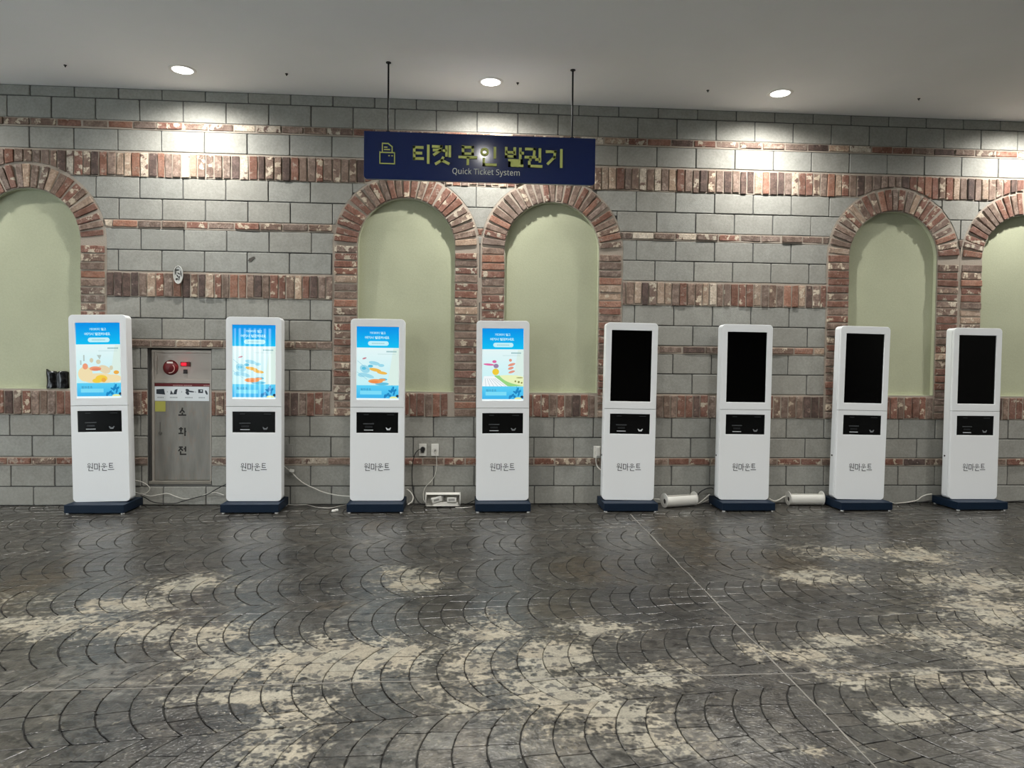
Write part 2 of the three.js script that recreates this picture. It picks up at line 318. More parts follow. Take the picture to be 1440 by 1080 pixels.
// ---------------------------------------------------------------- floor: stamped concrete, fan-laid cobbles
// worn patches where the stain has come off the concrete: x, z, half width, half depth, strength
const PATCH = [[1.36,2.44,0.29,0.21,0.9],[1.17,2.83,0.36,0.19,0.9],[0.89,3.14,0.38,0.18,0.95],[1.4,3.22,0.29,0.18,0.95],[1.79,3.32,0.21,0.24,0.9],[1.99,3.71,0.25,0.18,0.9],[2.42,3.65,0.38,0.28,1.25],[2.64,3.62,0.26,0.22,1.2],[2.16,4.0,0.34,0.07,1],[2.39,4.17,0.21,0.25,0.75],[2.39,4.43,0.16,0.15,0.85],[2.73,2.49,0.23,0.21,1],[2.64,2.26,0.16,0.16,0.9],[3.09,3.72,0.23,0.47,0.8],[3.19,3.34,0.2,0.24,0.85],[3.07,4.13,0.08,0.06,0.9],[3.48,3.62,0.18,0.21,1.1],[3.73,3.32,0.25,0.15,0.8],[3.47,4.04,0.31,0.31,0.95],[3.66,4.24,0.22,0.21,0.95],[3.75,4.41,0.17,0.12,0.9],[3.9,3.88,0.21,0.14,0.9],[4.5,3.63,0.13,0.12,0.9],[4.72,3.68,0.22,0.12,0.9],[4.97,3.52,0.2,0.09,0.9],[4.78,3.95,0.17,0.1,0.9],[4.82,4.28,0.17,0.1,1.05],[6.4,1.94,0.35,0.29,0.9],[5.89,1.87,0.43,0.2,0.85],[6.35,2.61,0.49,0.33,0.9],[6.08,3.18,0.33,0.41,0.9],[5.53,3.53,0.29,0.22,0.85],[5.67,3.72,0.27,0.2,0.85],[5.38,2.44,0.31,0.2,0.9],[5.16,3.94,0.17,0.1,0.8],[4.3,4.52,0.07,0.04,0.9],[5.37,4.02,0.21,0.11,0.7],[0.56,2.75,0.31,0.15,0.6],[5.22,4.33,0.12,0.1,0.7]];
const PALE = [[3.02,4.41,0.44,0.22,1],[1.43,3.8,0.39,0.32,0.8],[3.91,4.4,0.45,0.22,0.9],[2.21,4.33,0.21,0.15,0.6],[4.89,3.74,0.54,0.32,0.6],[4.98,4.46,0.24,0.22,0.6],[2.7,3.88,0.43,0.21,0.7],[3.47,4.49,0.31,0.14,0.9],[2.53,2.98,0.31,0.29,0.7],[1.87,3.52,0.66,0.34,0.5],[4.21,3.72,0.4,0.24,0.5],[5.67,3.08,0.62,0.46,0.5],[0.22,1.27,0.32,0.67,0.5],[1.37,1.21,0.28,0.58,0.45],[2.38,1.36,0.25,0.56,0.45],[3.32,1.38,0.25,0.56,0.45],[4.42,1.29,0.26,0.59,0.45],[5.3,1.41,0.29,0.68,0.45]];
const BLACK = [[2.92,2.82,0.29,0.27,0.9],[4.16,3.04,0.32,0.32,0.9],[3.95,2.74,0.26,0.2,0.8],[2.3,2.55,0.26,0.2,0.7],[1.69,4.3,0.23,0.18,0.7],[2.02,4.22,0.19,0.14,0.8],[2.21,4.17,0.11,0.14,0.8],[3.35,4.17,0.17,0.12,0.5],[4.13,4.21,0.17,0.14,0.6],[2.81,4.36,0.16,0.15,0.6],[0.19,1.92,0.38,0.25,0.5],[1.77,1.79,0.3,0.27,0.6],[2.88,1.62,0.32,0.29,0.7],[5.67,3.0,0.38,0.17,0.6],[4.25,2.23,0.29,0.23,0.6],[3.67,3.36,0.18,0.15,0.6],[4.99,2.97,0.29,0.19,0.5]];
const RUST = [[4.89,1.45,0.25,0.88,1],[3.94,2.28,0.33,0.4,0.8],[0.37,2.44,0.21,0.7,0.9],[5.33,2.24,0.3,0.42,0.8],[3.56,3.03,0.24,0.23,0.5],[2.32,0.86,0.18,0.27,0.7],[2.35,2.88,0.16,0.12,0.6],[5.33,2.98,0.25,0.24,0.5]];
function blobs(list, x, z) { let s = 0; for (const [a, b, rx, rz, k] of list) { const u = (x - a) / rx, v = (z - b) / rz, q = u * u + v * v; if (q < 6) s = Math.max(s, k * Math.exp(-q * 0.85)); } return s; }
function floorColour(x, z) {
  const big = fbm(x * 0.55 + 3, z * 0.55, 3), mid = fbm(x * 3.1, z * 3.1, 4), fine = fbm(x * 13 + 5, z * 13, 4), tiny = noiseB(x * 90, z * 90), spot = fbm(x * 7.5 - 4, z * 7.5 + 2, 3);
  const crumb = fbm(x * 28 - 7, z * 28 + 3, 3), tear = fbm(x * 6.5 + 11, z * 15 - 6, 4), w = blobs(PATCH, x, z);
  const worn_ = smooth(0.54, 0.66, 0.92 * w + 0.30 * mid + 0.34 * fine + 0.36 * tear + 0.16 * crumb + 0.06 * big);
  const black = smooth(0.07, 0.40, 0.42 * blobs(BLACK, x, z) + 0.40 * spot + 0.48 * fine + 0.2 * big + 0.2 * crumb - 0.1 * blobs(PALE, x, z));
  const flake = smooth(0.16, 0.30, spot * 0.6 + fine * 0.5 + tear * 0.2 + crumb * 0.2) * worn_;   // islands of stain left inside the worn patches
  const pale = smooth(0.25, 0.75, 0.75 * blobs(PALE, x, z) + 0.30 * mid + 0.30 * tear + 0.25 * fine), rust = smooth(0.2, 0.7, blobs(RUST, x, z) + 0.25 * mid);
  let c = [0.0465, 0.0438, 0.0378].map((k) => k * (1 + 0.42 * fine + 0.3 * tiny + 0.3 * crumb + 1.35 * pale));
  c = c.map((k, i) => lerp(k, k * [1.02, 0.84, 0.62][i], rust * 0.8));
  c = c.map((k, i) => lerp(k, [0.016, 0.0155, 0.0145][i] * (1 + 0.3 * tiny), black * 0.88));
  const blot = smooth(0.18, 0.42, fbm(x * 8.5 + 70, z * 10 - 31, 4));
  c = c.map((k) => k * (1 - 0.55 * blot));
  const cream = [0.24, 0.218, 0.166].map((k) => k * (1 + 0.24 * fine + 0.2 * tiny + 0.22 * crumb));
  const half_ = smooth(0.30, 0.62, 0.85 * w + 0.28 * mid + 0.36 * fine + 0.3 * tear + 0.42 * crumb) * (0.42 + 0.3 * crumb);   // stain rubbed thin, grainy
  c = c.map((k, i) => lerp(k, cream[i], clamp(half_, 0, 0.6)));
  c = c.map((k, i) => lerp(k, cream[i], worn_ * 0.9));
  c = c.map((k, i) => lerp(k, [0.036, 0.034, 0.031][i] * (1 + 0.25 * tiny), flake * 0.85));
  return [c, worn_, black];
}
function floorMaterial(x0, z0, wx, wz, pw, ph) {
  const col = new Uint8Array(pw * ph * 4), rough = new Uint8Array(pw * ph * 4);
  for (let j = 0, o = 0; j < ph; j++) for (let i = 0; i < pw; i++, o += 4) {
    const [c, w, b] = floorColour(x0 + ((i + 0.5) / pw) * wx, z0 + ((j + 0.5) / ph) * wz);
    for (let k = 0; k < 3; k++) col[o + k] = toS(c[k]);
    rough[o + 1] = 255 * clamp(0.31 + 0.26 * w - 0.03 * b, 0, 1); col[o + 3] = rough[o + 3] = 255;
  }
  const mk = (d, s) => { const t = new THREE.DataTexture(d, pw, ph); t.magFilter = t.minFilter = THREE.LinearFilter; t.wrapS = t.wrapT = THREE.ClampToEdgeWrapping; if (s) t.colorSpace = THREE.SRGBColorSpace; t.repeat.set(1 / wx, 1 / wz); t.offset.set(-x0 / wx, -z0 / wz); t.needsUpdate = true; return t; };
  return M({ map: mk(col, true), roughnessMap: mk(rough, false), roughness: 1, bumpMap: floorBump, bumpScale: 0.005, vertexColors: true });
}
const floorBump = (() => { const f = tiled((x, y) => 0.5 + 0.3 * fbm(x * 7, y * 7, 4) + 0.16 * fbm(x * 45, y * 45, 2), 1.6); return texture(640, 640, (u, v) => { const g = f(u, v); return [g, g, g]; }, false, [1.6, 1.6]); })();
const NEAR = [0.2, 2.9, 6.4, 2.6];
const nearMat = floorMaterial(NEAR[0], NEAR[1], NEAR[2], NEAR[3], 2048, 832), farMat = floorMaterial(-3.2, 0, 14.4, 6.0, 2048, 854);
const jointMat = M({ color: new THREE.Color().setRGB(0.018, 0.0175, 0.016), roughness: 0.85 });
const floor = structure('floor');
part('slab', box(X0 - 0.3, X1 + 0.3, -0.3, -0.009, -0.35, Z1 + 0.3, 0), jointMat, floor);
{
  const W = 0.715, S = 0.124, RAD = W * 0.72, A = (t) => RAD - Math.sqrt(RAD * RAD - t * t), slope = (t) => t / Math.sqrt(RAD * RAD - t * t), TH = -0.118, C = Math.cos(TH), Sn = Math.sin(TH);
  const world = (u, v) => [2.4 + u * C - v * Sn, 3.89 + u * Sn + v * C];             // u along a band, v across it
  const list = [], up = new THREE.Matrix4().makeRotationX(-Math.PI / 2);
  const xlo = -3.1, xhi = 11.1, zlo = 0.004, zhi = 5.9, CUTZ = 3.888, cutx = (z) => lerp(4.58, 4.477, (z - 1.316) / 3.322);
  for (let b = -7; b <= 5; b++) {
    const shift = rnd() * S, rows = 6;
    for (let i = -60; i < 80; i++) {
      const u0 = i * S + shift, off = (i % 2 ? 0.5 : 0) / rows, ts = [-0.5];
      for (let k = 0; k <= rows; k++) { const t = -0.5 + (k + off) / rows + R(-0.018, 0.018); if (t > -0.45 && t < 0.45) ts.push(t); }
      ts.push(0.5);
      for (let k = 0; k + 1 < ts.length; k++) {
        const ga = rnd() < 0.15 ? 0.0002 : R(0.0006, 0.0022), gc = rnd() < 0.25 ? 0 : R(0.0006, 0.0024), ta = ts[k] * W + gc, tb = ts[k + 1] * W - gc, pull = (t) => t - slope(t) * S * 0.5 * (1 - (2 * t / W) ** 2);
        const pts = []; const L = (t) => [u0 + A(t) + ga, t], Rr = (t) => [u0 + S + A(pull(t)) - ga, pull(t)];
        pts.push(L(ta), Rr(ta), Rr((ta + tb) / 2), Rr(tb), L(tb), L((ta + tb) / 2));
        let q = pts.map(([u, v]) => world(u, v + b * W));
        if (q.some(([x, z]) => x < xlo || x > xhi || z > zhi)) continue;
        if (q.every(([, z]) => z < zlo)) continue;
        q = q.map(([x, z]) => [x, Math.max(z, zlo)]);
        const c = centre(q), flip = q.map(([x, z]) => [x, -z]).reverse();
        const dist = Math.hypot(c[0] - 3.03, c[1] - 6.97), dz = 6.97 - c[1], px = ((c[0] - 3.03) * Math.cos(0.0715) - dz * Math.sin(0.0715)) / dz;
        const ar = area(flip); if (ar < 0.0008) continue;
        const seen = c[1] < 4.66 && Math.abs(px) < 0.74;
        const g = piece(worn(flip, 0.0022, 0.006), R(-0.0015, 0.001), 0.011, 0.0025, tintOf(0.14), 0, 0, false, [R(-0.005, 0.005), R(-0.005, 0.005)]); g.applyMatrix4(up);
        const uv = g.attributes.uv, p = g.attributes.position; for (let m = 0; m < uv.count; m++) uv.setXY(m, p.getX(m), p.getZ(m));
        const inNear = q.every(([x, z]) => x > NEAR[0] && x < NEAR[0] + NEAR[2] && z > NEAR[1] && z < NEAR[1] + NEAR[3]);
        list.push({ geo: g, mat: inNear ? nearMat : farMat, size: 1 / dist ** 3, seen, order: list.length });
      }
    }
  }
  lay('cobble', list, floor);
  const flat = (poly, y) => { const g = piece(poly.map(([x, z]) => [x, -z]).reverse(), y, 0.02, 0.001); g.applyMatrix4(up); const uv = g.attributes.uv, p = g.attributes.position; for (let m = 0; m < uv.count; m++) uv.setXY(m, p.getX(m), p.getZ(m)); return g; };
  const rect = (a, b, c, d) => [[a, c], [b, c], [b, d], [a, d]];
  part('plain_slab', [flat(rect(X0, xlo + 0.3, 0, Z1), -0.002), flat(rect(xhi - 0.3, X1, 0, Z1), -0.002), flat(rect(xlo + 0.2, xhi - 0.2, 5.6, Z1), -0.002)], farMat, floor);
  const sealant = M({ color: new THREE.Color().setRGB(0.17, 0.16, 0.14), bumpMap: grain, bumpScale: 0.003, roughness: 0.8 });
  const strip = (pts, w) => { const a = [], b = []; for (let i = 0; i < pts.length; i++) { const p = pts[Math.max(0, i - 1)], q = pts[Math.min(pts.length - 1, i + 1)], l = Math.hypot(q[0] - p[0], q[1] - p[1]), nx = (-(q[1] - p[1]) / l) * w, nz = ((q[0] - p[0]) / l) * w, k = R(0.55, 1.25); a.push([pts[i][0] + nx * k, pts[i][1] + nz * k]); b.push([pts[i][0] - nx * k, pts[i][1] - nz * k]); } return [...a, ...b.reverse()]; };
  const long = [], cross = []; for (let z = 0.5; z < 5.6; z += 0.11) long.push([cutx(z) + R(-0.004, 0.004), z]); for (let x = -2.8; x < 10.8; x += 0.13) cross.push([x, CUTZ + R(-0.004, 0.004) + (x < 1.8 ? 0.012 : 0)]);
  const area2 = (p) => p.reduce((s, a, i) => { const b = p[(i + 1) % p.length]; return s + a[0] * b[1] - b[0] * a[1]; }, 0);
  const ccw = (p) => (area2(p) > 0 ? p : p.slice().reverse());
  part('expansion_joint', flat(ccw(strip(long, 0.0042)), 0.0014), sealant, floor, 'pale filled joint running towards the wall');
  part('expansion_joint', flat(ccw(strip(cross, 0.0036)), 0.0012), sealant, floor, 'pale filled joint running along the wall');
}
// ---------------------------------------------------------------- Hangul from strokes (unit cells, y down)
const O = 'o';
const JAMO = {
  g: [[[0.05, 0.06], [0.95, 0.06], [0.86, 0.5], [0.2, 1]]], gh: [[[0.03, 0.08], [0.95, 0.08], [0.9, 0.95]]], n: [[[0.06, 0], [0.06, 0.94], [1, 0.94]]], d: [[[1, 0.06], [0.06, 0.06], [0.06, 0.94], [1, 0.94]]],
  r: [[[0.05, 0.05], [0.95, 0.05], [0.95, 0.5], [0.06, 0.5], [0.06, 0.95], [1, 0.95]]], m: [[[0.05, 0.05], [0.95, 0.05], [0.95, 0.95], [0.05, 0.95], [0.05, 0.0]]],
  b: [[[0.07, 0], [0.07, 0.95], [0.93, 0.95], [0.93, 0]], [[0.07, 0.48], [0.93, 0.48]]], s: [[[0.52, 0], [0.42, 0.45], [0.02, 1]], [[0.46, 0.42], [0.98, 1]]], o: [[O, 0.5, 0.5, 0.47]],
  j: [[[0.05, 0.06], [0.95, 0.06]], [[0.5, 0.06], [0.4, 0.5], [0.02, 1]], [[0.46, 0.45], [0.98, 1]]], k: [[[0.05, 0.06], [0.95, 0.06], [0.86, 0.5], [0.2, 1]], [[0.05, 0.48], [0.84, 0.46]]],
  t: [[[0.95, 0.05], [0.06, 0.05], [0.06, 0.95], [1, 0.93]], [[0.06, 0.5], [0.9, 0.5]]], h: [[[0.32, 0], [0.68, 0]], [[0.02, 0.24], [0.98, 0.24]], [O, 0.5, 0.7, 0.29]],
};
const VERT = { i: [[[0.78, 0], [0.78, 1]]], a: [[[0.62, 0], [0.62, 1]], [[0.62, 0.46], [1, 0.46]]], eo: [[[0.84, 0], [0.84, 1]], [[0.4, 0.46], [0.84, 0.46]]], e: [[[0.92, 0], [0.92, 1]], [[0.52, 0.02], [0.52, 0.96]], [[0.12, 0.46], [0.52, 0.46]]], yeo: [[[0.84, 0], [0.84, 1]], [[0.4, 0.34], [0.84, 0.34]], [[0.4, 0.6], [0.84, 0.6]]] };
function syllable(c, v, f) {                                                       // -> strokes in the unit cell
  const out = [], place = (list, x0, y0, x1, y1) => { for (const s of list) out.push(s[0] === O ? [O, lerp(x0, x1, s[1]), lerp(y0, y1, s[2]), s[3] * (x1 - x0), s[3] * (y1 - y0)] : s.map(([x, y]) => [lerp(x0, x1, x), lerp(y0, y1, y)])); };
  if (VERT[v]) { place(JAMO[c], 0.02, f ? 0.03 : 0.1, v === 'e' ? 0.5 : 0.56, f ? 0.5 : 0.8); place(VERT[v], 0.54, 0, 1, f ? 0.6 : 1); if (f) place(JAMO[f === 'g' ? 'gh' : f], 0.2, 0.68, 0.94, 1); }
  else if (v === 'wo' || v === 'wa') {
    const y = f ? 0.47 : 0.68; place(JAMO[c === 'g' ? 'gh' : c], 0.05, 0.0, 0.57, f ? 0.39 : 0.5); out.push([[0, y + 0.02], [0.62, y + 0.02]]);
    out.push(v === 'wo' ? [[0.3, y], [0.3, y + 0.2]] : [[0.3, y], [0.3, y - 0.14]]); out.push([[0.86, 0], [0.86, f ? 0.74 : 1]]);
    out.push(v === 'wo' ? [[0.62, 0.6], [0.86, 0.6]] : [[0.86, 0.45], [1, 0.45]]); if (f) place(JAMO[f], 0.2, 0.76, 0.94, 1);
  } else {
    const y = f ? 0.47 : v === 'o' || v === 'yo' ? 0.88 : 0.6; place(JAMO[c === 'g' ? 'gh' : c], 0.2, 0.02, 0.8, f ? 0.34 : v === 'eu' ? 0.62 : v === 'u' ? 0.42 : 0.52); out.push([[0, v === 'eu' ? 0.86 : y], [1, v === 'eu' ? 0.86 : y]]);
    if (v === 'u') out.push([[0.5, y], [0.5, f ? 0.64 : 1]]); if (v === 'o') out.push([[0.5, y], [0.5, y - 0.28]]); if (v === 'yo') out.push([[0.34, y], [0.34, y - 0.25]], [[0.66, y], [0.66, y - 0.25]]);
    if (f) place(JAMO[f], 0.2, 0.72, 0.9, 1);
  }
  return out;
}
const T = { ti: ['t', 'i'], ket: ['k', 'e', 's'], mu: ['m', 'u'], in: ['o', 'i', 'n'], bal: ['b', 'a', 'r'], gwon: ['g', 'wo', 'n'], gi: ['g', 'i'], won: ['o', 'wo', 'n'], ma: ['m', 'a'], un: ['o', 'u', 'n'], teu: ['t', 'eu'], so: ['s', 'o'], hwa: ['h', 'wa'], jeon: ['j', 'eo', 'n'], da: ['d', 'a'], ri: ['r', 'i'], ji: ['j', 'i'], mal: ['m', 'a', 'r'], go: ['g', 'o'], yeo: ['o', 'yeo'], seo: ['s', 'eo'], ha: ['h', 'a'], se: ['s', 'e'], yo: ['o', 'yo'] };
const glyph = (n) => syllable(...T[n]);
// Solid letter: every stroke is a bar, every ring a ring; w is the stroke width in metres.
function letter(strokes, x0, y0, x1, y1, w, z0, z1) {
  const gs = [], at = ([x, y]) => [lerp(x0, x1, x), lerp(y1, y0, y)];
  for (const s of strokes) {
    if (s[0] === O) {
      const [cx, cy] = at([s[1], s[2]]), rx = s[3] * (x1 - x0), ry = s[4] * (y1 - y0), sh = new THREE.Shape(), ho = new THREE.Path();
      sh.absellipse(cx, cy, rx, ry, 0, Math.PI * 2, false); ho.absellipse(cx, cy, rx - w * 0.8, ry - w * 0.8, 0, Math.PI * 2, false); sh.holes.push(ho);
      gs.push(new THREE.ExtrudeGeometry(sh, { depth: z1 - z0, bevelEnabled: false, curveSegments: 16 }).translate(0, 0, z0)); continue;
    }
    const p = s.map(at);
    for (let i = 0; i + 1 < p.length; i++) {
      const dx = p[i + 1][0] - p[i][0], dy = p[i + 1][1] - p[i][1], l = Math.hypot(dx, dy), g = new THREE.BoxGeometry(l + (p.length > 2 ? w : w * 0.35), w, z1 - z0);
      gs.push(g.rotateZ(Math.atan2(dy, dx)).translate((p[i][0] + p[i + 1][0]) / 2, (p[i][1] + p[i + 1][1]) / 2, (z0 + z1) / 2));
    }
  }
  return join(gs);
}
function inkText(ctx, names, x, y, size, gap, width) {                              // the same letters drawn flat
  ctx.lineWidth = width; ctx.lineCap = 'square'; ctx.lineJoin = 'miter';
  for (const n of names) {
    if (n === ' ') { x += size * 0.45; continue; }
    for (const s of glyph(n)) { ctx.beginPath(); if (s[0] === O) ctx.ellipse(x + s[1] * size, y + s[2] * size, s[3] * size, s[4] * size, 0, 0, 7); else s.forEach(([a, b], i) => (i ? ctx.lineTo(x + a * size, y + b * size) : ctx.moveTo(x + a * size, y + b * size))); ctx.stroke(); }
    x += size * (1 + gap);
  }
}
function canvasTexture(w, h, draw) { const c = document.createElement('canvas'); c.width = w; c.height = h; const g = c.getContext('2d'); draw(g, w, h); const t = new THREE.CanvasTexture(c); t.colorSpace = THREE.SRGBColorSpace; t.magFilter = THREE.LinearFilter; return t; }
function sheet(x0, x1, y0, y1, z) { return new THREE.PlaneGeometry(x1 - x0, y1 - y0).translate((x0 + x1) / 2, (y0 + y1) / 2, z); }

// ---------------------------------------------------------------- downlights
const trimMat = M({ color: 0xe6e4df, roughness: 0.5 }), reflectorMat = M({ color: 0xd8d8d8, metalness: 0.6, roughness: 0.35 });
const glowMat = M({ color: 0xffffff, emissive: LAMP_COLOR, emissiveIntensity: 9, roughness: 0.5 });
function downlight(x, z, label, group) {
  const t = thing('downlight', label, 'ceiling light', [x, CEIL, z], group);
  const prof = [[0.086, 0.0], [0.088, -0.006], [0.112, -0.006], [0.115, -0.001], [0.115, 0.0]].map((p) => new THREE.Vector2(...p));
  part('trim_ring', new THREE.LatheGeometry(prof, 40), trimMat, t);
  part('lamp', new THREE.LatheGeometry([[0.0001, -0.009], [0.05, -0.008], [0.082, -0.004], [0.086, 0]].map((p) => new THREE.Vector2(...p)), 32), glowMat, t, 'glowing round diffuser');
  const s = new THREE.SpotLight(LAMP_COLOR, LAMP_CANDELA, 0, THREE.MathUtils.degToRad(82), 1, 2);
  s.name = 'downlight_lamp'; s.position.set(0, -0.02, 0); s.target.position.set(0, -2, 0); s.castShadow = true; s.shadow.radius = 1.6; s.shadow.mapSize.set(1024, 1024);
  t.add(s, s.target); return t;
}
const COLS = [-2.115, 0.574, 3.267, 5.954, 8.645, 11.335], ROWS = [0.487, 3.33, 6.17, 9.0];
const seenLights = { 1: 'round recessed downlight glowing above the silver oval plaque', 2: 'round recessed downlight glowing behind the blue hanging sign', 3: 'round recessed downlight glowing above the kiosks with dark screens' };
const NTH = ['first', 'second', 'third', 'fourth', 'fifth', 'sixth'];
ROWS.forEach((z, j) => COLS.forEach((x, i) => downlight(x, z, j === 0 && seenLights[i] ? seenLights[i] : `recessed downlight outside the picture, ${NTH[j]} row from the wall, ${NTH[i]} from the left`, j === 0 && seenLights[i] ? 'downlights along the wall' : 'downlights outside the picture')));
const anchorMat = M({ color: 0x2b2a28, roughness: 0.6, metalness: 0.4 });
[[-0.406, 'leftmost of the small dark anchor bolts in the ceiling'], [1.467, 'small dark anchor bolt in the ceiling left of the sign rods'], [3.511, 'small dark anchor bolt in the ceiling right beside the middle downlight'], [5.266, 'small dark anchor bolt in the ceiling left of the rightmost downlight'], [7.295, 'rightmost of the small dark anchor bolts in the ceiling']].forEach(([x, label]) => {
  const t = thing('anchor_bolt', label, 'bolt', [x, CEIL, 0.492], 'anchor bolts in the ceiling');
  part('washer', cyl(0.013, 0.013, 0.004, 16).translate(0, -0.002, 0), anchorMat, t); part('stud', cyl(0.0055, 0.0055, 0.014, 10).translate(0, -0.01, 0), anchorMat, t);
});

// ---------------------------------------------------------------- kiosks
const white = new THREE.MeshPhysicalMaterial({ color: new THREE.Color().setRGB(0.76, 0.775, 0.775), roughness: 0.42, clearcoat: 0.15, clearcoatRoughness: 0.4 });
const navy = new THREE.MeshPhysicalMaterial({ color: new THREE.Color().setRGB(0.0028, 0.011, 0.026), roughness: 0.5, specularIntensity: 0.5 });
const blackGlass = new THREE.MeshPhysicalMaterial({ color: 0x020202, roughness: 0.06, specularIntensity: 0.6 });
const smoke = new THREE.MeshPhysicalMaterial({ color: 0x0a0b0b, roughness: 0.18, specularIntensity: 0.7 });
const inkMat = M({ color: 0x11131f, roughness: 0.6 }), footMat = M({ color: 0xd8d8d4, roughness: 0.5 }), darkGap = M({ color: 0x1d1f20, roughness: 0.8 });
const printMat = M({ color: 0x6f7274, roughness: 0.6 }), slotMat = M({ color: 0xb9bcbd, roughness: 0.5 }), iconMat = M({ color: 0xc9cccd, roughness: 0.5 }), faintMat = M({ color: 0x35383a, roughness: 0.6 });
const HX = 0.25, ZF = 0.04, ZB = -0.08, B0 = 0.088, TOP = 1.788, SEAM = 0.965, SX = 0.195, S0 = 1.037, S1 = 1.716, P0 = 0.725, P1 = 0.918;
const kg = (() => {
  const hole = (s, x0, y0, x1, y1) => { const h = new THREE.Path(); h.moveTo(x0, y0); h.lineTo(x1, y0); h.lineTo(x1, y1); h.lineTo(x0, y1); h.lineTo(x0, y0); s.holes.push(h); return s; };
  const c = 0.036, up = hole(roundRect(-HX, SEAM + 0.0015, HX, TOP, [0.001, 0.001, c, c]), -SX, S0, SX, S1), low = hole(roundRect(-HX, B0, HX, SEAM - 0.0015, [c, c, 0.001, 0.001]), -0.193, P0, 0.193, P1);
  const lo = roundRect(-HX + 0.002, B0 + 0.002, HX - 0.002, TOP - 0.002, [c, c, c, c]);
  return {
    upper: slab(up, ZF - 0.03, ZF, 0.0025, 6), lower: slab(low, ZF - 0.03, ZF, 0.0025, 6), shell: slab(lo, ZB, ZF - 0.037, 0.003, 6), core: slab(roundRect(-HX + 0.007, B0 + 0.007, HX - 0.007, TOP - 0.007, [c, c, c, c]), ZB + 0.01, ZF - 0.014, 0, 6),
    base: [box(-0.258, 0.258, 0.012, 0.085, -0.205, 0.18, 0.004)], kick: [box(-0.24, 0.24, 0.004, 0.014, -0.19, 0.165, 0)],
    screen: sheet(-SX - 0.004, SX + 0.004, S0 - 0.004, S1 + 0.004, ZF - 0.0125), glass: box(-0.194, 0.194, P0 - 0.001, P1 + 0.001, ZF - 0.0135, ZF - 0.006, 0),
    foot: cyl(0.014, 0.017, 0.014, 14), lock: cyl(0.008, 0.008, 0.006, 12).rotateZ(Math.PI / 2),
  };
})();
const logo = join(['won', 'ma', 'un', 'teu'].map((n, i) => letter(glyph(n), -0.117 + i * 0.0605, 0.372, -0.117 + i * 0.0605 + 0.052, 0.442, 0.0058, ZF, ZF + 0.0008)));
const pu = (u) => lerp(-0.193, 0.193, u), pv = (v) => lerp(P1, P0, v);
const readerBits = [['label_strip', 0.17, 0.29, 0.10, 0.122, faintMat], ['label_strip', 0.73, 0.9, 0.10, 0.122, faintMat], ['label_strip', 0.16, 0.42, 0.53, 0.58, faintMat], ['card_slot_frame', 0.2, 0.38, 0.66, 0.75, M({ color: 0x16181a, roughness: 0.4 })], ['card_slot', 0.18, 0.4, 0.845, 0.88, slotMat]];
function screenFrame(g, w, h) {
  let gr = g.createLinearGradient(0, 0, 0, h * 0.29); gr.addColorStop(0, '#0a93ec'); gr.addColorStop(1, '#10c3f7'); g.fillStyle = gr; g.fillRect(0, 0, w, h * 0.29);
  gr = g.createLinearGradient(0, h * 0.29, 0, h * 0.8); gr.addColorStop(0, '#e9fbfb'); gr.addColorStop(1, '#c9f6fb'); g.fillStyle = gr; g.fillRect(0, h * 0.29, w, h * 0.52);
  g.fillStyle = '#dff3ea'; g.beginPath(); g.moveTo(w, h * 0.3); g.lineTo(w, h * 0.8); g.lineTo(w * 0.72, h * 0.8); g.lineTo(w * 0.86, h * 0.3); g.fill();
  g.strokeStyle = '#c8f4ff'; inkText(g, ['gi', 'da', 'ri', 'ji', ' ', 'mal', 'go'], w * 0.31, h * 0.075, w * 0.052, 0.12, w * 0.0085);
  inkText(g, ['yeo', 'gi', 'seo', ' ', 'bal', 'gwon', 'ha', 'se', 'yo'], w * 0.2, h * 0.135, w * 0.06, 0.13, w * 0.0105);
  g.fillStyle = '#c4f5fd'; g.beginPath(); g.roundRect(w * 0.27, h * 0.2, w * 0.48, h * 0.062, h * 0.031); g.fill();
  g.fillStyle = '#8fc3cf'; for (let i = 0; i < 11; i++) g.fillRect(w * (0.36 + i * 0.027), h * 0.226, w * 0.019, h * 0.011);
  g.fillStyle = '#8fb9bd'; for (let i = 0; i < 7; i++) g.fillRect(w * (0.7 + i * 0.034), h * 0.332, w * 0.027, h * 0.018);
  g.fillStyle = '#bfdcdc'; for (let i = 0; i < 14; i++) g.fillRect(w * (0.5 + i * 0.03), h * 0.372, w * 0.02, h * 0.008);
}
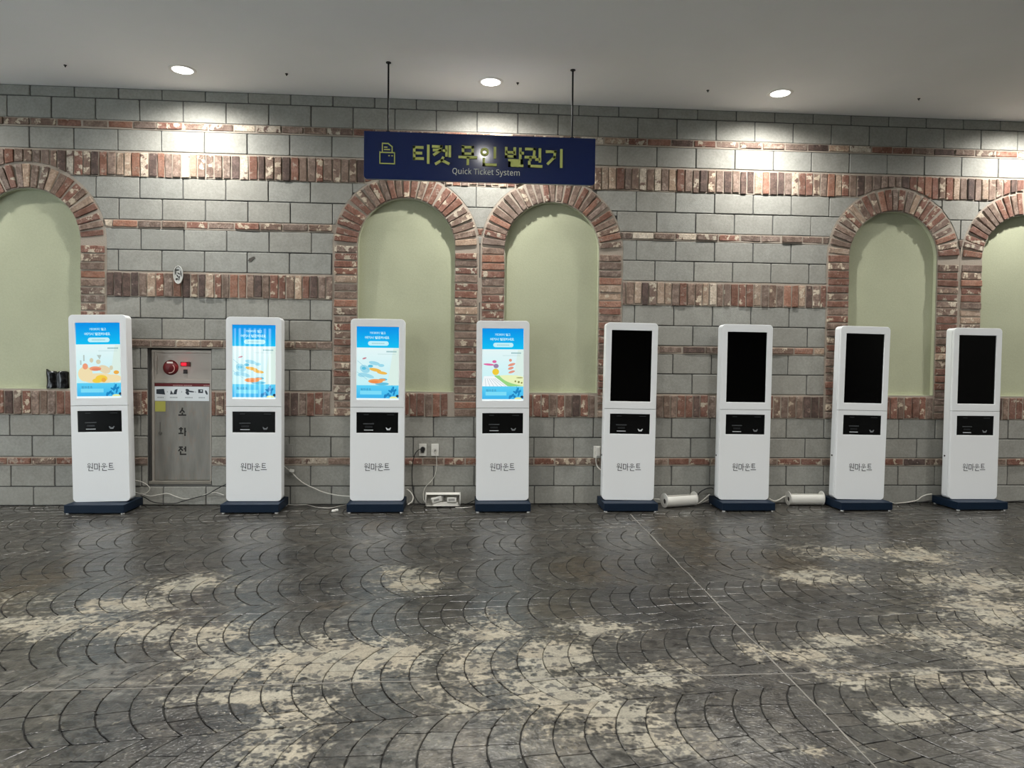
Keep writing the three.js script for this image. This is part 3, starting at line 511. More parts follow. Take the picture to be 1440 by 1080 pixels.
function screenFoot(g, w, h) {
  let gr = g.createLinearGradient(0, h * 0.79, 0, h); gr.addColorStop(0, '#62d6fb'); gr.addColorStop(1, '#3ab4ef'); g.fillStyle = gr; g.fillRect(0, h * 0.8, w, h * 0.175);
  g.fillStyle = '#7fe0fb'; g.fillRect(w * 0.09, h * 0.875, w * 0.5, h * 0.05);
  g.strokeStyle = '#3f8db2'; inkText(g, ['won', 'ma', 'un', 'teu'], w * 0.11, h * 0.842, w * 0.05, 0.25, w * 0.006);
  g.fillStyle = '#1d86c4'; for (const [x, y, a, b, r] of [[0.84, 0.86, 0.03, 0.05, 0.4], [0.9, 0.87, 0.05, 0.015, -0.7], [0.79, 0.88, 0.05, 0.012, 0.5], [0.72, 0.93, 0.07, 0.014, -0.8], [0.67, 0.95, 0.025, 0.03, 0.2], [0.78, 0.94, 0.03, 0.02, -0.5], [0.88, 0.91, 0.02, 0.03, 0.3]]) { g.beginPath(); g.ellipse(w * x, h * y, w * a, h * b, r, 0, 7); g.fill(); }
  g.strokeStyle = '#27b7e6'; g.lineWidth = w * 0.01; for (const [x, y, k] of [[0.83, 0.8, 0.05], [0.93, 0.83, 0.04]]) { g.beginPath(); g.moveTo(w * x, h * y); g.lineTo(w * (x + 0.01), h * (y + k)); g.stroke(); }
  g.fillStyle = '#e6f0a8'; g.beginPath(); g.ellipse(w * 0.87, h * 0.97, w * 0.09, h * 0.02, 0, 0, 7); g.fill(); g.fillStyle = '#243c55'; g.beginPath(); g.ellipse(w * 0.96, h * 0.945, w * 0.035, h * 0.018, 0.3, 0, 7); g.fill();
  g.fillStyle = '#eafcff'; g.fillRect(0, h * 0.975, w, h * 0.025);
}
const blob = (g, w, h, c, list) => { g.fillStyle = c; for (const [x, y, a, b, r = 0] of list) { g.beginPath(); g.ellipse(w * x, h * y, w * a, h * b, r, 0, 7); g.fill(); } };
const screenArt = [
  (g, w, h) => {                                                                   // warm fairground
    screenFrame(g, w, h); blob(g, w, h, '#f4e2b4', [[0.2, 0.68, 0.16, 0.1], [0.5, 0.74, 0.36, 0.07], [0.8, 0.74, 0.2, 0.05]]); blob(g, w, h, '#e8d9b5', [[0.62, 0.62, 0.14, 0.05, 0.4]]);
    blob(g, w, h, '#f0a07c', [[0.42, 0.61, 0.13, 0.03], [0.2, 0.58, 0.06, 0.04]]); blob(g, w, h, '#e5876a', [[0.44, 0.62, 0.1, 0.018]]); blob(g, w, h, '#f6d24c', [[0.55, 0.74, 0.13, 0.045], [0.45, 0.77, 0.1, 0.03]]); blob(g, w, h, '#f0b04a', [[0.88, 0.66, 0.06, 0.025], [0.6, 0.76, 0.05, 0.03]]);
    blob(g, w, h, '#d8d3b6', [[0.34, 0.5, 0.04, 0.03], [0.49, 0.52, 0.05, 0.03], [0.77, 0.6, 0.04, 0.03]]); g.fillStyle = '#b9c9c4'; g.fillRect(w * 0.16, h * 0.43, w * 0.03, h * 0.08); g.fillRect(w * 0.09, h * 0.5, w * 0.03, h * 0.06); g.beginPath(); g.moveTo(w * 0.46, h * 0.43); g.lineTo(w * 0.56, h * 0.43); g.lineTo(w * 0.52, h * 0.49); g.fill();
    screenFoot(g, w, h);
  },
  (g, w, h) => {                                                                   // water slides
    screenFrame(g, w, h); blob(g, w, h, '#9fdcee', [[0.2, 0.58, 0.12, 0.05, 0.5], [0.14, 0.66, 0.1, 0.03], [0.42, 0.5, 0.13, 0.025, 0.2], [0.58, 0.53, 0.07, 0.02], [0.27, 0.67, 0.15, 0.025, 0.3]]); blob(g, w, h, '#62c3e2', [[0.33, 0.54, 0.06, 0.02], [0.6, 0.78, 0.16, 0.02], [0.62, 0.72, 0.1, 0.018], [0.18, 0.57, 0.05, 0.02]]);
    blob(g, w, h, '#f2bd57', [[0.44, 0.59, 0.14, 0.022, 0.2], [0.6, 0.63, 0.12, 0.02, 0.15]]); blob(g, w, h, '#f3a15f', [[0.45, 0.745, 0.17, 0.03], [0.6, 0.725, 0.08, 0.016]]); blob(g, w, h, '#ef8f4f', [[0.42, 0.755, 0.1, 0.016]]); blob(g, w, h, '#c98b96', [[0.19, 0.435, 0.05, 0.011, -0.3]]);
    g.strokeStyle = '#8fc9dc'; g.lineWidth = w * 0.008; g.beginPath(); g.moveTo(w * 0.03, h * 0.47); g.lineTo(w * 0.3, h * 0.6); g.moveTo(w * 0.02, h * 0.62); g.lineTo(w * 0.25, h * 0.72); g.stroke(); screenFoot(g, w, h);
  },
  (g, w, h) => {                                                                   // hills, rails and a kite tower
    screenFrame(g, w, h); blob(g, w, h, '#e46aa4', [[0.17, 0.5, 0.13, 0.014, 0.08], [0.3, 0.46, 0.05, 0.02]]); blob(g, w, h, '#9d86a8', [[0.34, 0.52, 0.06, 0.03]]); blob(g, w, h, '#f4cf3f', [[0.33, 0.6, 0.08, 0.045]]); blob(g, w, h, '#e79c86', [[0.68, 0.44, 0.035, 0.02], [0.71, 0.5, 0.09, 0.018, -0.3], [0.69, 0.55, 0.07, 0.018, -0.3], [0.71, 0.6, 0.08, 0.016, -0.3]]);
    g.fillStyle = '#eef7c0'; g.beginPath(); g.moveTo(w * 0.42, h * 0.65); g.quadraticCurveTo(w * 0.8, h * 0.63, w, h * 0.67); g.lineTo(w, h * 0.8); g.lineTo(w * 0.66, h * 0.8); g.fill(); g.fillStyle = '#9bd989'; g.beginPath(); g.moveTo(w * 0.3, h * 0.65); g.quadraticCurveTo(w * 0.4, h * 0.79, w * 0.68, h * 0.8); g.lineTo(w, h * 0.79); g.quadraticCurveTo(w * 0.55, h * 0.76, w * 0.42, h * 0.65); g.fill();
    blob(g, w, h, '#8a8a48', [[0.8, 0.73, 0.02, 0.012], [0.88, 0.74, 0.025, 0.014], [0.95, 0.75, 0.02, 0.012], [0.9, 0.68, 0.08, 0.006]]); g.fillStyle = '#f7fdff'; g.beginPath(); g.moveTo(w * 0.05, h * 0.66); g.lineTo(w * 0.3, h * 0.66); g.lineTo(w * 0.62, h * 0.8); g.lineTo(0, h * 0.8); g.fill();
    g.strokeStyle = '#a3b6bd'; g.lineWidth = w * 0.007; for (let i = 0; i < 6; i++) { g.beginPath(); g.moveTo(w * (0.08 + i * 0.045), h * 0.69); g.lineTo(w * (0.1 + i * 0.095), h * 0.8); g.stroke(); } screenFoot(g, w, h);
  },
].map((draw) => canvasTexture(512, 896, draw));
const SCREEN = 0.95;
const litMats = screenArt.map((t) => new THREE.MeshPhysicalMaterial({ color: 0x050505, emissive: 0xffffff, emissiveMap: t, emissiveIntensity: SCREEN, roughness: 0.02, ior: 1.6 }));
const kiosks = [
  ['white ticket kiosk with lit screen, next to the black bag on the ledge', 0, 1.05, 0], ['white ticket kiosk with lit screen, just right of the steel hydrant cabinet', 1, 0, 0], ['white ticket kiosk with lit screen, just left of the wall sockets with black plug', 1, -0.05, 0], ['white ticket kiosk with lit screen showing green hills, nearest the dark kiosks', 2, 0.35, 0],
  ['white ticket kiosk with dark screen, first dark one counted from the lit kiosks', -1, -0.55, -1.0], ['white ticket kiosk with dark screen, between the two white cable tubes', -1, -0.3, -0.5], ['white ticket kiosk with dark screen, just right of the right-hand white cable tube', -1, -0.9, 0], ['white ticket kiosk with dark screen, the rightmost of the row', -1, -0.2, 0],
];
kiosks.forEach(([label, art, roll, yaw], i) => {
  const t = thing('ticket_kiosk', label, 'kiosk', [KX[i] + HX, 0, 0.23], 'ticket kiosks along the wall');
  t.rotation.y = THREE.MathUtils.degToRad(yaw);
  const base = part('base', kg.base, navy, t, 'dark navy metal base'); part('kick_plate', kg.kick, darkGap, base);
  for (const [x, z] of [[-0.235, 0.155], [0.235, 0.155], [-0.235, -0.18], [0.235, -0.18]]) part('levelling_foot', kg.foot.clone().translate(x, 0.007, z), footMat, base);
  const lean = (m) => { m.rotation.z = THREE.MathUtils.degToRad(roll); return m; };
  const shell = lean(part('rear_shell', kg.shell, white, t)); part('side_lock', kg.lock.clone().translate(-HX - 0.0005, 0.51, -0.045), darkGap, shell);
  lean(part('inner_frame', kg.core, darkGap, t)); lean(part('upper_panel', kg.upper, white, t));
  const low = lean(part('lower_panel', kg.lower, white, t)); part('lettering', logo, inkMat, low, 'black Korean lettering');
  const sc = lean(part('screen', kg.screen, art < 0 ? blackGlass : litMats[art], t, art < 0 ? 'switched-off black screen' : 'lit advertising screen'));
  if (art >= 0) { const l = new THREE.RectAreaLight(new THREE.Color().setRGB(0.55, 0.85, 0.95), 0.35, SX * 2, S1 - S0); l.name = 'screen_light'; l.position.set(0, (S0 + S1) / 2, ZF + 0.003); l.rotation.y = Math.PI; sc.add(l); }
  const rd = lean(part('reader_window', kg.glass, smoke, t, 'black card reader and ticket window'));
  for (const [n, u0, u1, v0, v1, m] of readerBits) part(n, box(pu(u0), pu(u1), pv(v1), pv(v0), ZF - 0.0065, ZF - 0.0052, 0), m, rd);
  const ic = new THREE.Shape(); const cx = pu(0.765), cy = pv(0.8); ic.moveTo(cx - 0.014, cy - 0.012); ic.lineTo(cx + 0.014, cy - 0.012); ic.lineTo(cx + 0.025, cy + 0.012); ic.lineTo(cx + 0.017, cy + 0.012); ic.lineTo(cx + 0.008, cy + 0.002); ic.lineTo(cx - 0.008, cy + 0.002); ic.lineTo(cx - 0.017, cy + 0.012); ic.lineTo(cx - 0.025, cy + 0.012);
  part('ticket_chute', slab(ic, ZF - 0.0065, ZF - 0.0045, 0), i === 4 || i === 2 ? iconMat : printMat, rd, 'pale ticket outlet');
});

// ---------------------------------------------------------------- hanging sign
const font = await new FontLoader().loadAsync('fonts/droid/droid_sans_regular.typeface.json');
{
  const t = thing('hanging_sign', 'navy blue sign with yellow-green Korean lettering hanging on two thin rods', 'sign', [3.177, 2.935, 0.82]);
  const signBlue = new THREE.MeshPhysicalMaterial({ color: new THREE.Color().setRGB(0.005, 0.02, 0.115), roughness: 0.4, specularIntensity: 0.3, clearcoat: 0.7, clearcoatRoughness: 0.12 }), gold = M({ color: new THREE.Color().setRGB(0.72, 0.76, 0.22), roughness: 0.5 }), pale = M({ color: new THREE.Color().setRGB(0.75, 0.78, 0.7), roughness: 0.5 }), rodMat = M({ color: 0x1a1a1a, roughness: 0.35, metalness: 0.6 });
  const ox = 3.177, oy = 2.935, z0 = 0.02, g = (x) => x - ox, v = (y) => y - oy;
  part('panel', slab(roundRect(-0.987, 0, 0.987, 0.4, [0.03, 0.03, 0.006, 0.006]), -0.02, z0, 0.003), signBlue, t);
  part('back_tray', box(-0.975, 0.975, 0.012, 0.394, -0.035, -0.0195), M({ color: 0x9a9a98, roughness: 0.5, metalness: 0.4 }), t, 'grey metal back of the sign');
  for (const x of [2.39, 3.962]) {
    const rod = part('rod', cyl(0.0075, 0.0075, CEIL - 3.33, 12).translate(g(x), (CEIL + 3.33) / 2 - oy, 0), rodMat, t); part('ceiling_plate', cyl(0.022, 0.022, 0.006, 20).translate(g(x), CEIL - 0.003 - oy, 0), rodMat, rod); part('clamp', box(g(x) - 0.016, g(x) + 0.016, 0.38, 0.41, -0.025, 0.01), rodMat, rod);
  }
  for (const [n, a, b] of [['ti', 2.605, 2.745], ['ket', 2.766, 2.918], ['mu', 2.99, 3.142], ['in', 3.167, 3.31], ['bal', 3.383, 3.541], ['gwon', 3.555, 3.703], ['gi', 3.736, 3.882]]) part('letter', letter(glyph(n), g(a), v(3.078), g(b), v(3.229), 0.0215, z0, z0 + 0.012), gold, t);
  const sub = new TextGeometry('Quick Ticket System', { font, size: 0.05, depth: 0.003, curveSegments: 5, bevelEnabled: false }); sub.computeBoundingBox(); const bb = sub.boundingBox, k = 0.575 / (bb.max.x - bb.min.x); sub.scale(k, k, 1).translate(g(2.932), v(2.998), z0);
  part('subtitle', sub, pale, t, 'small pale English lettering');
  const ln = (pts, close) => [...pts, ...(close ? [pts[0]] : [])], X = (u) => u, ic = [ln([[0.18, 0.43], [0.18, 0.02], [0.56, 0.02], [0.82, 0.17], [0.82, 0.43]]), ln([[0.02, 0.45], [0.98, 0.45], [0.98, 0.98], [0.02, 0.98], [0.02, 0.43]]), [[0.3, 0.2], [0.5, 0.2]], [[0.3, 0.31], [0.68, 0.31]], [[0.58, 0.6], [0.66, 0.6]], [[0.78, 0.6], [0.86, 0.6]]];
  part('ticket_icon', letter(ic, g(2.322), v(3.062), g(2.45), v(3.238), 0.0085, z0, z0 + 0.006), gold, t, 'yellow-green ticket printer symbol');
}

// ---------------------------------------------------------------- fire hydrant cabinet in the wall
{
  const { x0, x1, y0, y1 } = HYD, t = thing('hydrant_cabinet', 'dull steel fire hydrant cabinet with red alarm bell let into the wall', 'cabinet', [(x0 + x1) / 2, y0, -0.05]);
  const steelMap = (() => { const a = tiled((x, y) => fbm(x * 4, y * 1.6, 4), 1), b = tiled((x, y) => noiseB(x * 200, y * 6), 1), c = tiled((x, y) => fbm(x * 9 + 4, y * 5, 4), 1); return texture(256, 256, (u, v) => { const k = 0.24 * (1 + 0.25 * a(u, v) + 0.06 * b(u, v)), s = smooth(0.1, 0.6, c(u, v)); return [k * (1 + 0.08 * s), k * (0.97 - 0.02 * s), k * (0.88 - 0.06 * s)]; }, true, [1, 1]); })();
  const steel = M({ map: steelMap, metalness: 0.35, roughness: 0.42 }), steel2 = M({ color: new THREE.Color().setRGB(0.46, 0.42, 0.37), metalness: 0.55, roughness: 0.32 }), red = M({ color: 0x5a0f12, roughness: 0.35 }), plate = M({ color: 0xd9d4cd, roughness: 0.5 });
  const cx = (x0 + x1) / 2, g = (x) => x - cx, v = (y) => y - y0;
  part('box', [box(g(x0 + 0.002), g(x1 - 0.002), 0.002, v(y1) - 0.002, -0.11, -0.012, 0), box(g(x0 + 0.004), g(0.08), 0.002, v(y1) - 0.002, -0.012, 0.03, 0.001)], M({ color: 0x3c3b38, roughness: 0.7, metalness: 0.2 }), t);
  part('frame', [box(g(0.082), g(0.106), v(0.215), v(1.476), -0.012, 0.012), box(g(0.622), g(0.646), v(0.215), v(1.476), -0.012, 0.012), box(g(0.082), g(0.646), v(1.455), v(1.482), -0.012, 0.014), box(g(0.106), g(0.622), v(1.165), v(1.2), -0.012, 0.01)], steel2, t);
  part('sill', box(g(x0 + 0.003), g(x1 - 0.003), 0.001, 0.028, -0.012, 0.045), M({ color: 0x77736a, roughness: 0.8 }), t);
  const al = part('alarm_panel', box(g(0.106), g(0.622), v(1.2), v(1.456), -0.012, 0.004), steel2, t), bz = 0.004, bx = g(0.256), by = v(1.313);
  part('bell', new THREE.LatheGeometry([[0.0001, 0.03], [0.03, 0.028], [0.055, 0.02], [0.069, 0.008], [0.072, 0]].map((p) => new THREE.Vector2(...p)), 36).rotateX(Math.PI / 2).translate(bx, by, bz), red, al, 'round dark red alarm bell');
  part('bell_plate', box(bx - 0.027, bx + 0.027, by + 0.04, by + 0.056, bz + 0.016, bz + 0.025), plate, al, 'white label on the bell');
  part('bell_rim', new THREE.TorusGeometry(0.043, 0.004, 8, 26, 2.6).rotateZ(-1.75).translate(bx, by - 0.008, bz + 0.023), M({ color: 0xb79a92, roughness: 0.5 }), al);
  const lx = g(0.395), ly = v(1.347); part('indicator_housing', box(lx - 0.045, lx + 0.045, ly - 0.022, ly + 0.022, bz, bz + 0.012), M({ color: 0x4c1416, roughness: 0.4 }), al);
  part('indicator_lamp', box(lx - 0.036, lx + 0.012, ly - 0.014, ly + 0.014, bz + 0.011, bz + 0.018, 0.004), M({ color: 0x7a0410, emissive: 0xff1830, emissiveIntensity: 1.1, roughness: 0.3 }), al, 'glowing red indicator lamp');
  const pl = new THREE.PointLight(0xff2038, 0.012); pl.name = 'indicator_light'; pl.position.set(lx - 0.012, ly, bz + 0.03); pl.castShadow = true; al.add(pl);
  part('phone_jack', box(lx - 0.02, lx + 0.016, ly - 0.09, ly - 0.05, bz, bz + 0.008), M({ color: 0x15120f, roughness: 0.5 }), al, 'small black jack'); part('wire_guard', tube([[g(0.13), v(1.43), 0.004], [g(0.128), v(1.36), 0.02], [g(0.13), v(1.25), 0.004]], 0.004, 14), steel2, al);
  const door = part('door', box(g(0.107), g(0.621), v(0.232), v(1.164), -0.012, 0.002), steel, t);
  const strip = canvasTexture(512, 48, (c, w, h) => { c.fillStyle = '#6d1c20'; c.fillRect(0, 0, w, h); c.fillStyle = '#d9b4b2'; for (const [a, b] of [[0.33, 0.5], [0.52, 0.66], [0.88, 0.97]]) for (let x = a; x < b; x += 0.022) c.fillRect(w * x, h * 0.58, w * 0.016, h * 0.24); });
  part('red_strip', sheet(g(0.107), g(0.624), v(1.135), v(1.163), 0.0035), M({ map: strip, roughness: 0.5 }), door, 'dark red label strip');
  const guide = canvasTexture(640, 168, (c, w, h) => {
    c.fillStyle = '#d6dde0'; c.fillRect(0, 0, w, h); c.fillStyle = '#28323b';
    c.beginPath(); c.moveTo(w * 0.03, h * 0.2); c.lineTo(w * 0.17, h * 0.17); c.lineTo(w * 0.19, h * 0.57); c.lineTo(w * 0.03, h * 0.52); c.fill();
    c.beginPath(); c.moveTo(w * 0.28, h * 0.55); c.lineTo(w * 0.3, h * 0.25); c.lineTo(w * 0.34, h * 0.52); c.lineTo(w * 0.37, h * 0.22); c.lineTo(w * 0.42, h * 0.16); c.lineTo(w * 0.4, h * 0.54); c.fill();
    for (const [x, y, a, b, r] of [[0.6, 0.25, 0.035, 0.09, 0.3], [0.66, 0.34, 0.07, 0.05, 0.1], [0.6, 0.45, 0.04, 0.1, 0.8], [0.95, 0.4, 0.018, 0.17, -0.4]]) { c.beginPath(); c.ellipse(w * x, h * y, w * a, h * b, r, 0, 7); c.fill(); }
    c.fillRect(w * 0.8, h * 0.18, w * 0.09, h * 0.26); c.fillStyle = '#d6dde0'; c.fillRect(w * 0.84, h * 0.24, w * 0.03, h * 0.09);
    c.fillStyle = '#8d979c'; for (const x of [0.225, 0.49, 0.745]) { c.beginPath(); c.moveTo(w * x, h * 0.3); c.lineTo(w * (x + 0.018), h * 0.37); c.lineTo(w * x, h * 0.44); c.fill(); }
    for (const [a, b] of [[0.05, 0.16], [0.28, 0.42], [0.56, 0.7], [0.81, 0.92]]) for (let x = a; x < b; x += 0.024) c.fillRect(w * x, h * 0.72, w * 0.015, h * 0.09);
  });
  part('guide_label', sheet(g(0.107), g(0.612), v(0.995), v(1.132), 0.0035), M({ map: guide, roughness: 0.5 }), door, 'white instruction label with four small pictures');
  part('yellow_note', box(g(0.11), g(0.206), v(0.892), v(0.99), 0.002, 0.0032, 0), M({ color: new THREE.Color().setRGB(0.43, 0.42, 0.09), roughness: 0.7 }), door, 'yellow sticker');
  [['so', 0.925], ['hwa', 0.735], ['jeon', 0.555]].forEach(([n, y]) => part('door_letter', letter(glyph(n), g(0.328), v(y - 0.075), g(0.396), v(y), 0.0135, 0.002, 0.0028), M({ color: 0x1b1a17, roughness: 0.7 }), door));
  part('door_handle', [box(g(0.152), g(0.16), v(0.7), v(0.79), 0.002, 0.006), cyl(0.016, 0.016, 0.01, 18).rotateX(Math.PI / 2).translate(g(0.158), v(0.685), 0.006)], M({ color: 0x6a6862, metalness: 0.5, roughness: 0.4 }), door);
}
{
  const t = thing('oval_plaque', 'small silver oval plaque with raised pattern fixed across the brick band', 'plaque', [0.363, 2.187, 0.012]);
  const silver = M({ color: 0xc9c8c2, metalness: 0.55, roughness: 0.38 }), dark = M({ color: 0x3c3a36, metalness: 0.3, roughness: 0.6 });
  const el = (a, b, hole) => { const s = new THREE.Shape(); s.absellipse(0, 0, a, b, 0, Math.PI * 2, false); if (hole) { const h = new THREE.Path(); h.absellipse(0, 0, ...hole, 0, Math.PI * 2, false); s.holes.push(h); } return s; };
  part('stand_off', slab(el(0.036, 0.078), 0, 0.022, 0.001, 20), dark, t); part('disc', slab(el(0.044, 0.086), 0.022, 0.03, 0.002, 24), silver, t); part('rim', slab(el(0.044, 0.086, [0.037, 0.077]), 0.029, 0.036, 0.002, 24), silver, t);
  part('relief', [[-0.012, 0.045, 0.022, 0.008, 0.1], [-0.024, 0.02, 0.006, 0.02, 0], [0.024, 0.012, 0.005, 0.03, 0.15], [0.004, 0.012, 0.016, 0.006, -0.5], [-0.006, -0.012, 0.006, 0.018, 0.6], [0.008, -0.03, 0.005, 0.024, -0.2], [-0.014, -0.04, 0.012, 0.01, 0.4]].map(([x, y, a, b, r]) => { const s = new THREE.Shape(); s.absellipse(0, 0, a, b, 0, Math.PI * 2, false); return slab(s, 0, 0.0012, 0, 8).rotateZ(r).translate(x, y, 0.03); }), dark, t, 'dark sunken pattern');
}

// ---------------------------------------------------------------- sockets, plugs, cords, cable tubes
const plasticWhite = M({ color: 0xd8d6ce, roughness: 0.5 }), plasticGrey = M({ color: 0x8f8e88, roughness: 0.6 }), plasticDark = M({ color: 0x3a3a38, roughness: 0.6 }), blackCord = M({ color: 0x0d0d0d, roughness: 0.55 }), whiteCord = M({ color: 0xcfccc2, roughness: 0.55 });
function socket(x, y, label, hole = true, m = plasticWhite) {
  const t = thing('wall_socket', label, 'socket', [x, y, 0.003], 'wall sockets'); part('cover_plate', box(-0.036, 0.036, -0.06, 0.06, 0, 0.009, 0.003), m, t);
  if (hole) { part('socket_well', new THREE.LatheGeometry([[0.0001, 0.003], [0.019, 0.003], [0.02, 0.0105], [0.023, 0.0105], [0.0235, 0.008]].map((p) => new THREE.Vector2(...p)), 26).rotateX(Math.PI / 2).translate(0, -0.008, 0.0), M({ color: 0xbdbbb3, roughness: 0.55 }), t); for (const s of [-1, 1]) part('pin_hole', cyl(0.0028, 0.0028, 0.0012, 10).rotateX(Math.PI / 2).translate(s * 0.0095, -0.008, 0.0036), blackCord, t); }
  else part('switch_rocker', box(-0.018, 0.018, -0.034, 0.034, 0.008, 0.012, 0.002), m, t);
  return t;
}
socket(1.397, 0.528, 'grey wall plate just right of the kiosk beside the hydrant cabinet', false, plasticGrey);
socket(2.658, 0.536, 'white wall socket with a black plug in it');
socket(2.776, 0.536, 'white wall socket with a thin white cord hanging from it');
socket(4.378, 0.519, 'white wall socket half hidden behind the first dark-screen kiosk');
function cord(name, label, pts, r, m, plug) {
  const t = thing(name, label, 'cable', [0, 0, 0], 'power and data cables'); part('cable', tube(pts, r, Math.max(24, pts.length * 9)), m, t); if (plug) plug(t); return t;
}
cord('power_cable', 'black cord sagging from the leftmost kiosk past the hydrant cabinet', [[0.046,0.114,0.12],[0.073,0.086,0.08],[0.113,0.047,0.05],[0.187,0.028,0.04],[0.317,0.024,0.04],[0.403,0.047,0.04],[0.514,0.078,0.04],[0.63,0.113,0.05],[0.732,0.173,0.08],[0.837,0.227,0.12]], 0.0045, blackCord);
cord('data_cable', 'thin pale cord looping low beside the leftmost kiosk', [[-0.018,0.261,0.12],[0.02,0.238,0.06],[0.063,0.207,0.04],[0.092,0.165,0.03],[0.059,0.124,0.03],[0.011,0.12,0.04],[-0.014,0.144,0.1]], 0.003, whiteCord);
cord('data_cable', 'thin pale cord running below the hydrant cabinet', [[0.026,0.111,0.03],[0.098,0.094,0.03],[0.176,0.107,0.03],[0.255,0.117,0.03],[0.327,0.09,0.03],[0.412,0.066,0.03],[0.511,0.072,0.03],[0.61,0.11,0.03],[0.696,0.126,0.03],[0.781,0.106,0.05]], 0.003, whiteCord);
cord('power_cable', 'white cord with small connector drooping right of the kiosk beside the hydrant', [[1.352,0.404,0.13],[1.375,0.359,0.06],[1.407,0.326,0.04],[1.477,0.254,0.04],[1.544,0.205,0.04],[1.618,0.171,0.04],[1.693,0.136,0.04],[1.782,0.114,0.05],[1.867,0.102,0.07],[1.984,0.105,0.13]], 0.0048, whiteCord, (t) => { const q = part('connector', box(-0.022, 0.022, -0.013, 0.013, -0.012, 0.012, 0.004), plasticWhite, t); q.position.set(1.415, 0.337, 0.045); q.rotation.z = -0.15; });
cord('data_cable', 'thin grey cord lying on the floor between the second and third kiosk', [[1.341,0.01,0.03],[1.443,0.005,0.035],[1.56,0.008,0.05],[1.67,0.009,0.16],[1.798,0.011,0.21],[1.872,0.011,0.14],[1.926,0.009,0.06],[1.977,0.008,0.04]], 0.003, whiteCord);
cord('power_cable', 'thick pale cord looped at the right foot of the third kiosk', [[2.515,0.172,0.13],[2.534,0.156,0.12],[2.555,0.136,0.12],[2.576,0.096,0.13],[2.568,0.059,0.15],[2.545,0.041,0.16],[2.528,0.031,0.165]], 0.0065, whiteCord);
cord('power_cable', 'black cord from the wall socket plug down to the open cable tube', [[2.653,0.552,0.045],[2.616,0.538,0.05],[2.581,0.487,0.03],[2.56,0.382,0.02],[2.557,0.263,0.02],[2.569,0.139,0.025],[2.605,0.051,0.04],[2.647,0.018,0.05],[2.702,0.017,0.06]], 0.004, blackCord, (t) => { const q = part('plug', [cyl(0.021, 0.024, 0.026, 20).rotateX(Math.PI / 2).translate(0, 0, 0.013), box(-0.014, 0.014, -0.034, 0.005, 0.004, 0.024, 0.006)], blackCord, t); q.position.set(2.659, 0.545, 0.013); });
cord('data_cable', 'thin white cord hanging from the right wall socket to the floor', [[2.781,0.528,0.02],[2.792,0.465,0.018],[2.794,0.382,0.02],[2.778,0.291,0.016],[2.74,0.228,0.016],[2.692,0.179,0.016],[2.668,0.116,0.016],[2.67,0.056,0.03],[2.688,0.032,0.05]], 0.003, whiteCord, (t) => { const q = part('plug', cyl(0.009, 0.011, 0.02, 14).rotateX(Math.PI / 2), plasticGrey, t); q.position.set(2.779, 0.532, 0.016); });
cord('power_cable', 'black cord lying from the open cable tube to the fourth kiosk', [[3.054,0.018,0.07],[3.074,0.013,0.06],[3.116,0.024,0.05],[3.184,0.064,0.08]], 0.004, blackCord);
cord('data_cable', 'short pale cord on the floor left of the fourth kiosk', [[2.979,0.01,0.205],[3.047,0.009,0.21],[3.101,0.01,0.2],[3.142,0.009,0.17]], 0.003, whiteCord);
cord('power_cable', 'white cord with white plug in the socket behind the first dark-screen kiosk', [[4.38,0.519,0.03],[4.365,0.47,0.04],[4.363,0.427,0.035],[4.377,0.379,0.04],[4.398,0.356,0.08],[4.433,0.334,0.12]], 0.005, whiteCord, (t) => { const q = part('plug', box(-0.02, 0.02, -0.045, 0.05, 0, 0.04, 0.008), plasticWhite, t); q.position.set(4.384, 0.526, 0.012); });
cord('power_cable', 'short pale cord entering the left end of the askew cable tube', [[4.902,0.026,0.09],[4.911,0.057,0.12],[4.924,0.073,0.15],[4.947,0.077,0.17],[4.968,0.078,0.185]], 0.0055, whiteCord);
cord('power_cable', 'black cord arching out of the askew cable tube', [[5.378,0.076,0.06],[5.391,0.096,0.055],[5.421,0.127,0.05],[5.478,0.157,0.05],[5.522,0.169,0.07],[5.537,0.163,0.09]], 0.0055, blackCord);
cord('power_cable', 'bright white cord rising from the floor to the second dark-screen kiosk', [[5.376,0.011,0.07],[5.393,0.017,0.075],[5.416,0.033,0.08],[5.469,0.076,0.08],[5.501,0.11,0.09]], 0.0055, whiteCord);
cord('data_cable', 'thin white cord lying on the floor behind the bright white cord', [[5.391,0.005,0.06],[5.434,0.019,0.06],[5.477,0.04,0.06],[5.499,0.051,0.06]], 0.0035, whiteCord);
cord('power_cable', 'white cord entering the left end of the straight cable tube', [[6.083,0.077,0.15],[6.092,0.071,0.155],[6.105,0.063,0.16],[6.146,0.052,0.15],[6.198,0.064,0.13],[6.244,0.083,0.11],[6.277,0.09,0.1]], 0.0055, whiteCord);
cord('power_cable', 'pale cord crossing the floor to the rightmost kiosk', [[7.355,0.035,0.1],[7.433,0.009,0.06],[7.516,0.012,0.06],[7.607,0.022,0.06],[7.682,0.041,0.06],[7.719,0.07,0.06],[7.765,0.094,0.07],[7.832,0.102,0.06]], 0.006, whiteCord);
cord('power_cable', 'black cord lying along the wall left of the rightmost kiosk', [[7.393,0.012,0.04],[7.49,0.005,0.03],[7.627,0.005,0.03],[7.779,0.016,0.03],[7.863,0.027,0.03]], 0.0045, blackCord);
cord('power_cable', 'black cord lying along the wall right of the rightmost kiosk', [[8.548,0.022,0.05],[8.65,0.013,0.02],[8.758,0.017,0.02],[8.906,0.022,0.02],[9.181,0.026,0.02]], 0.0045, blackCord);
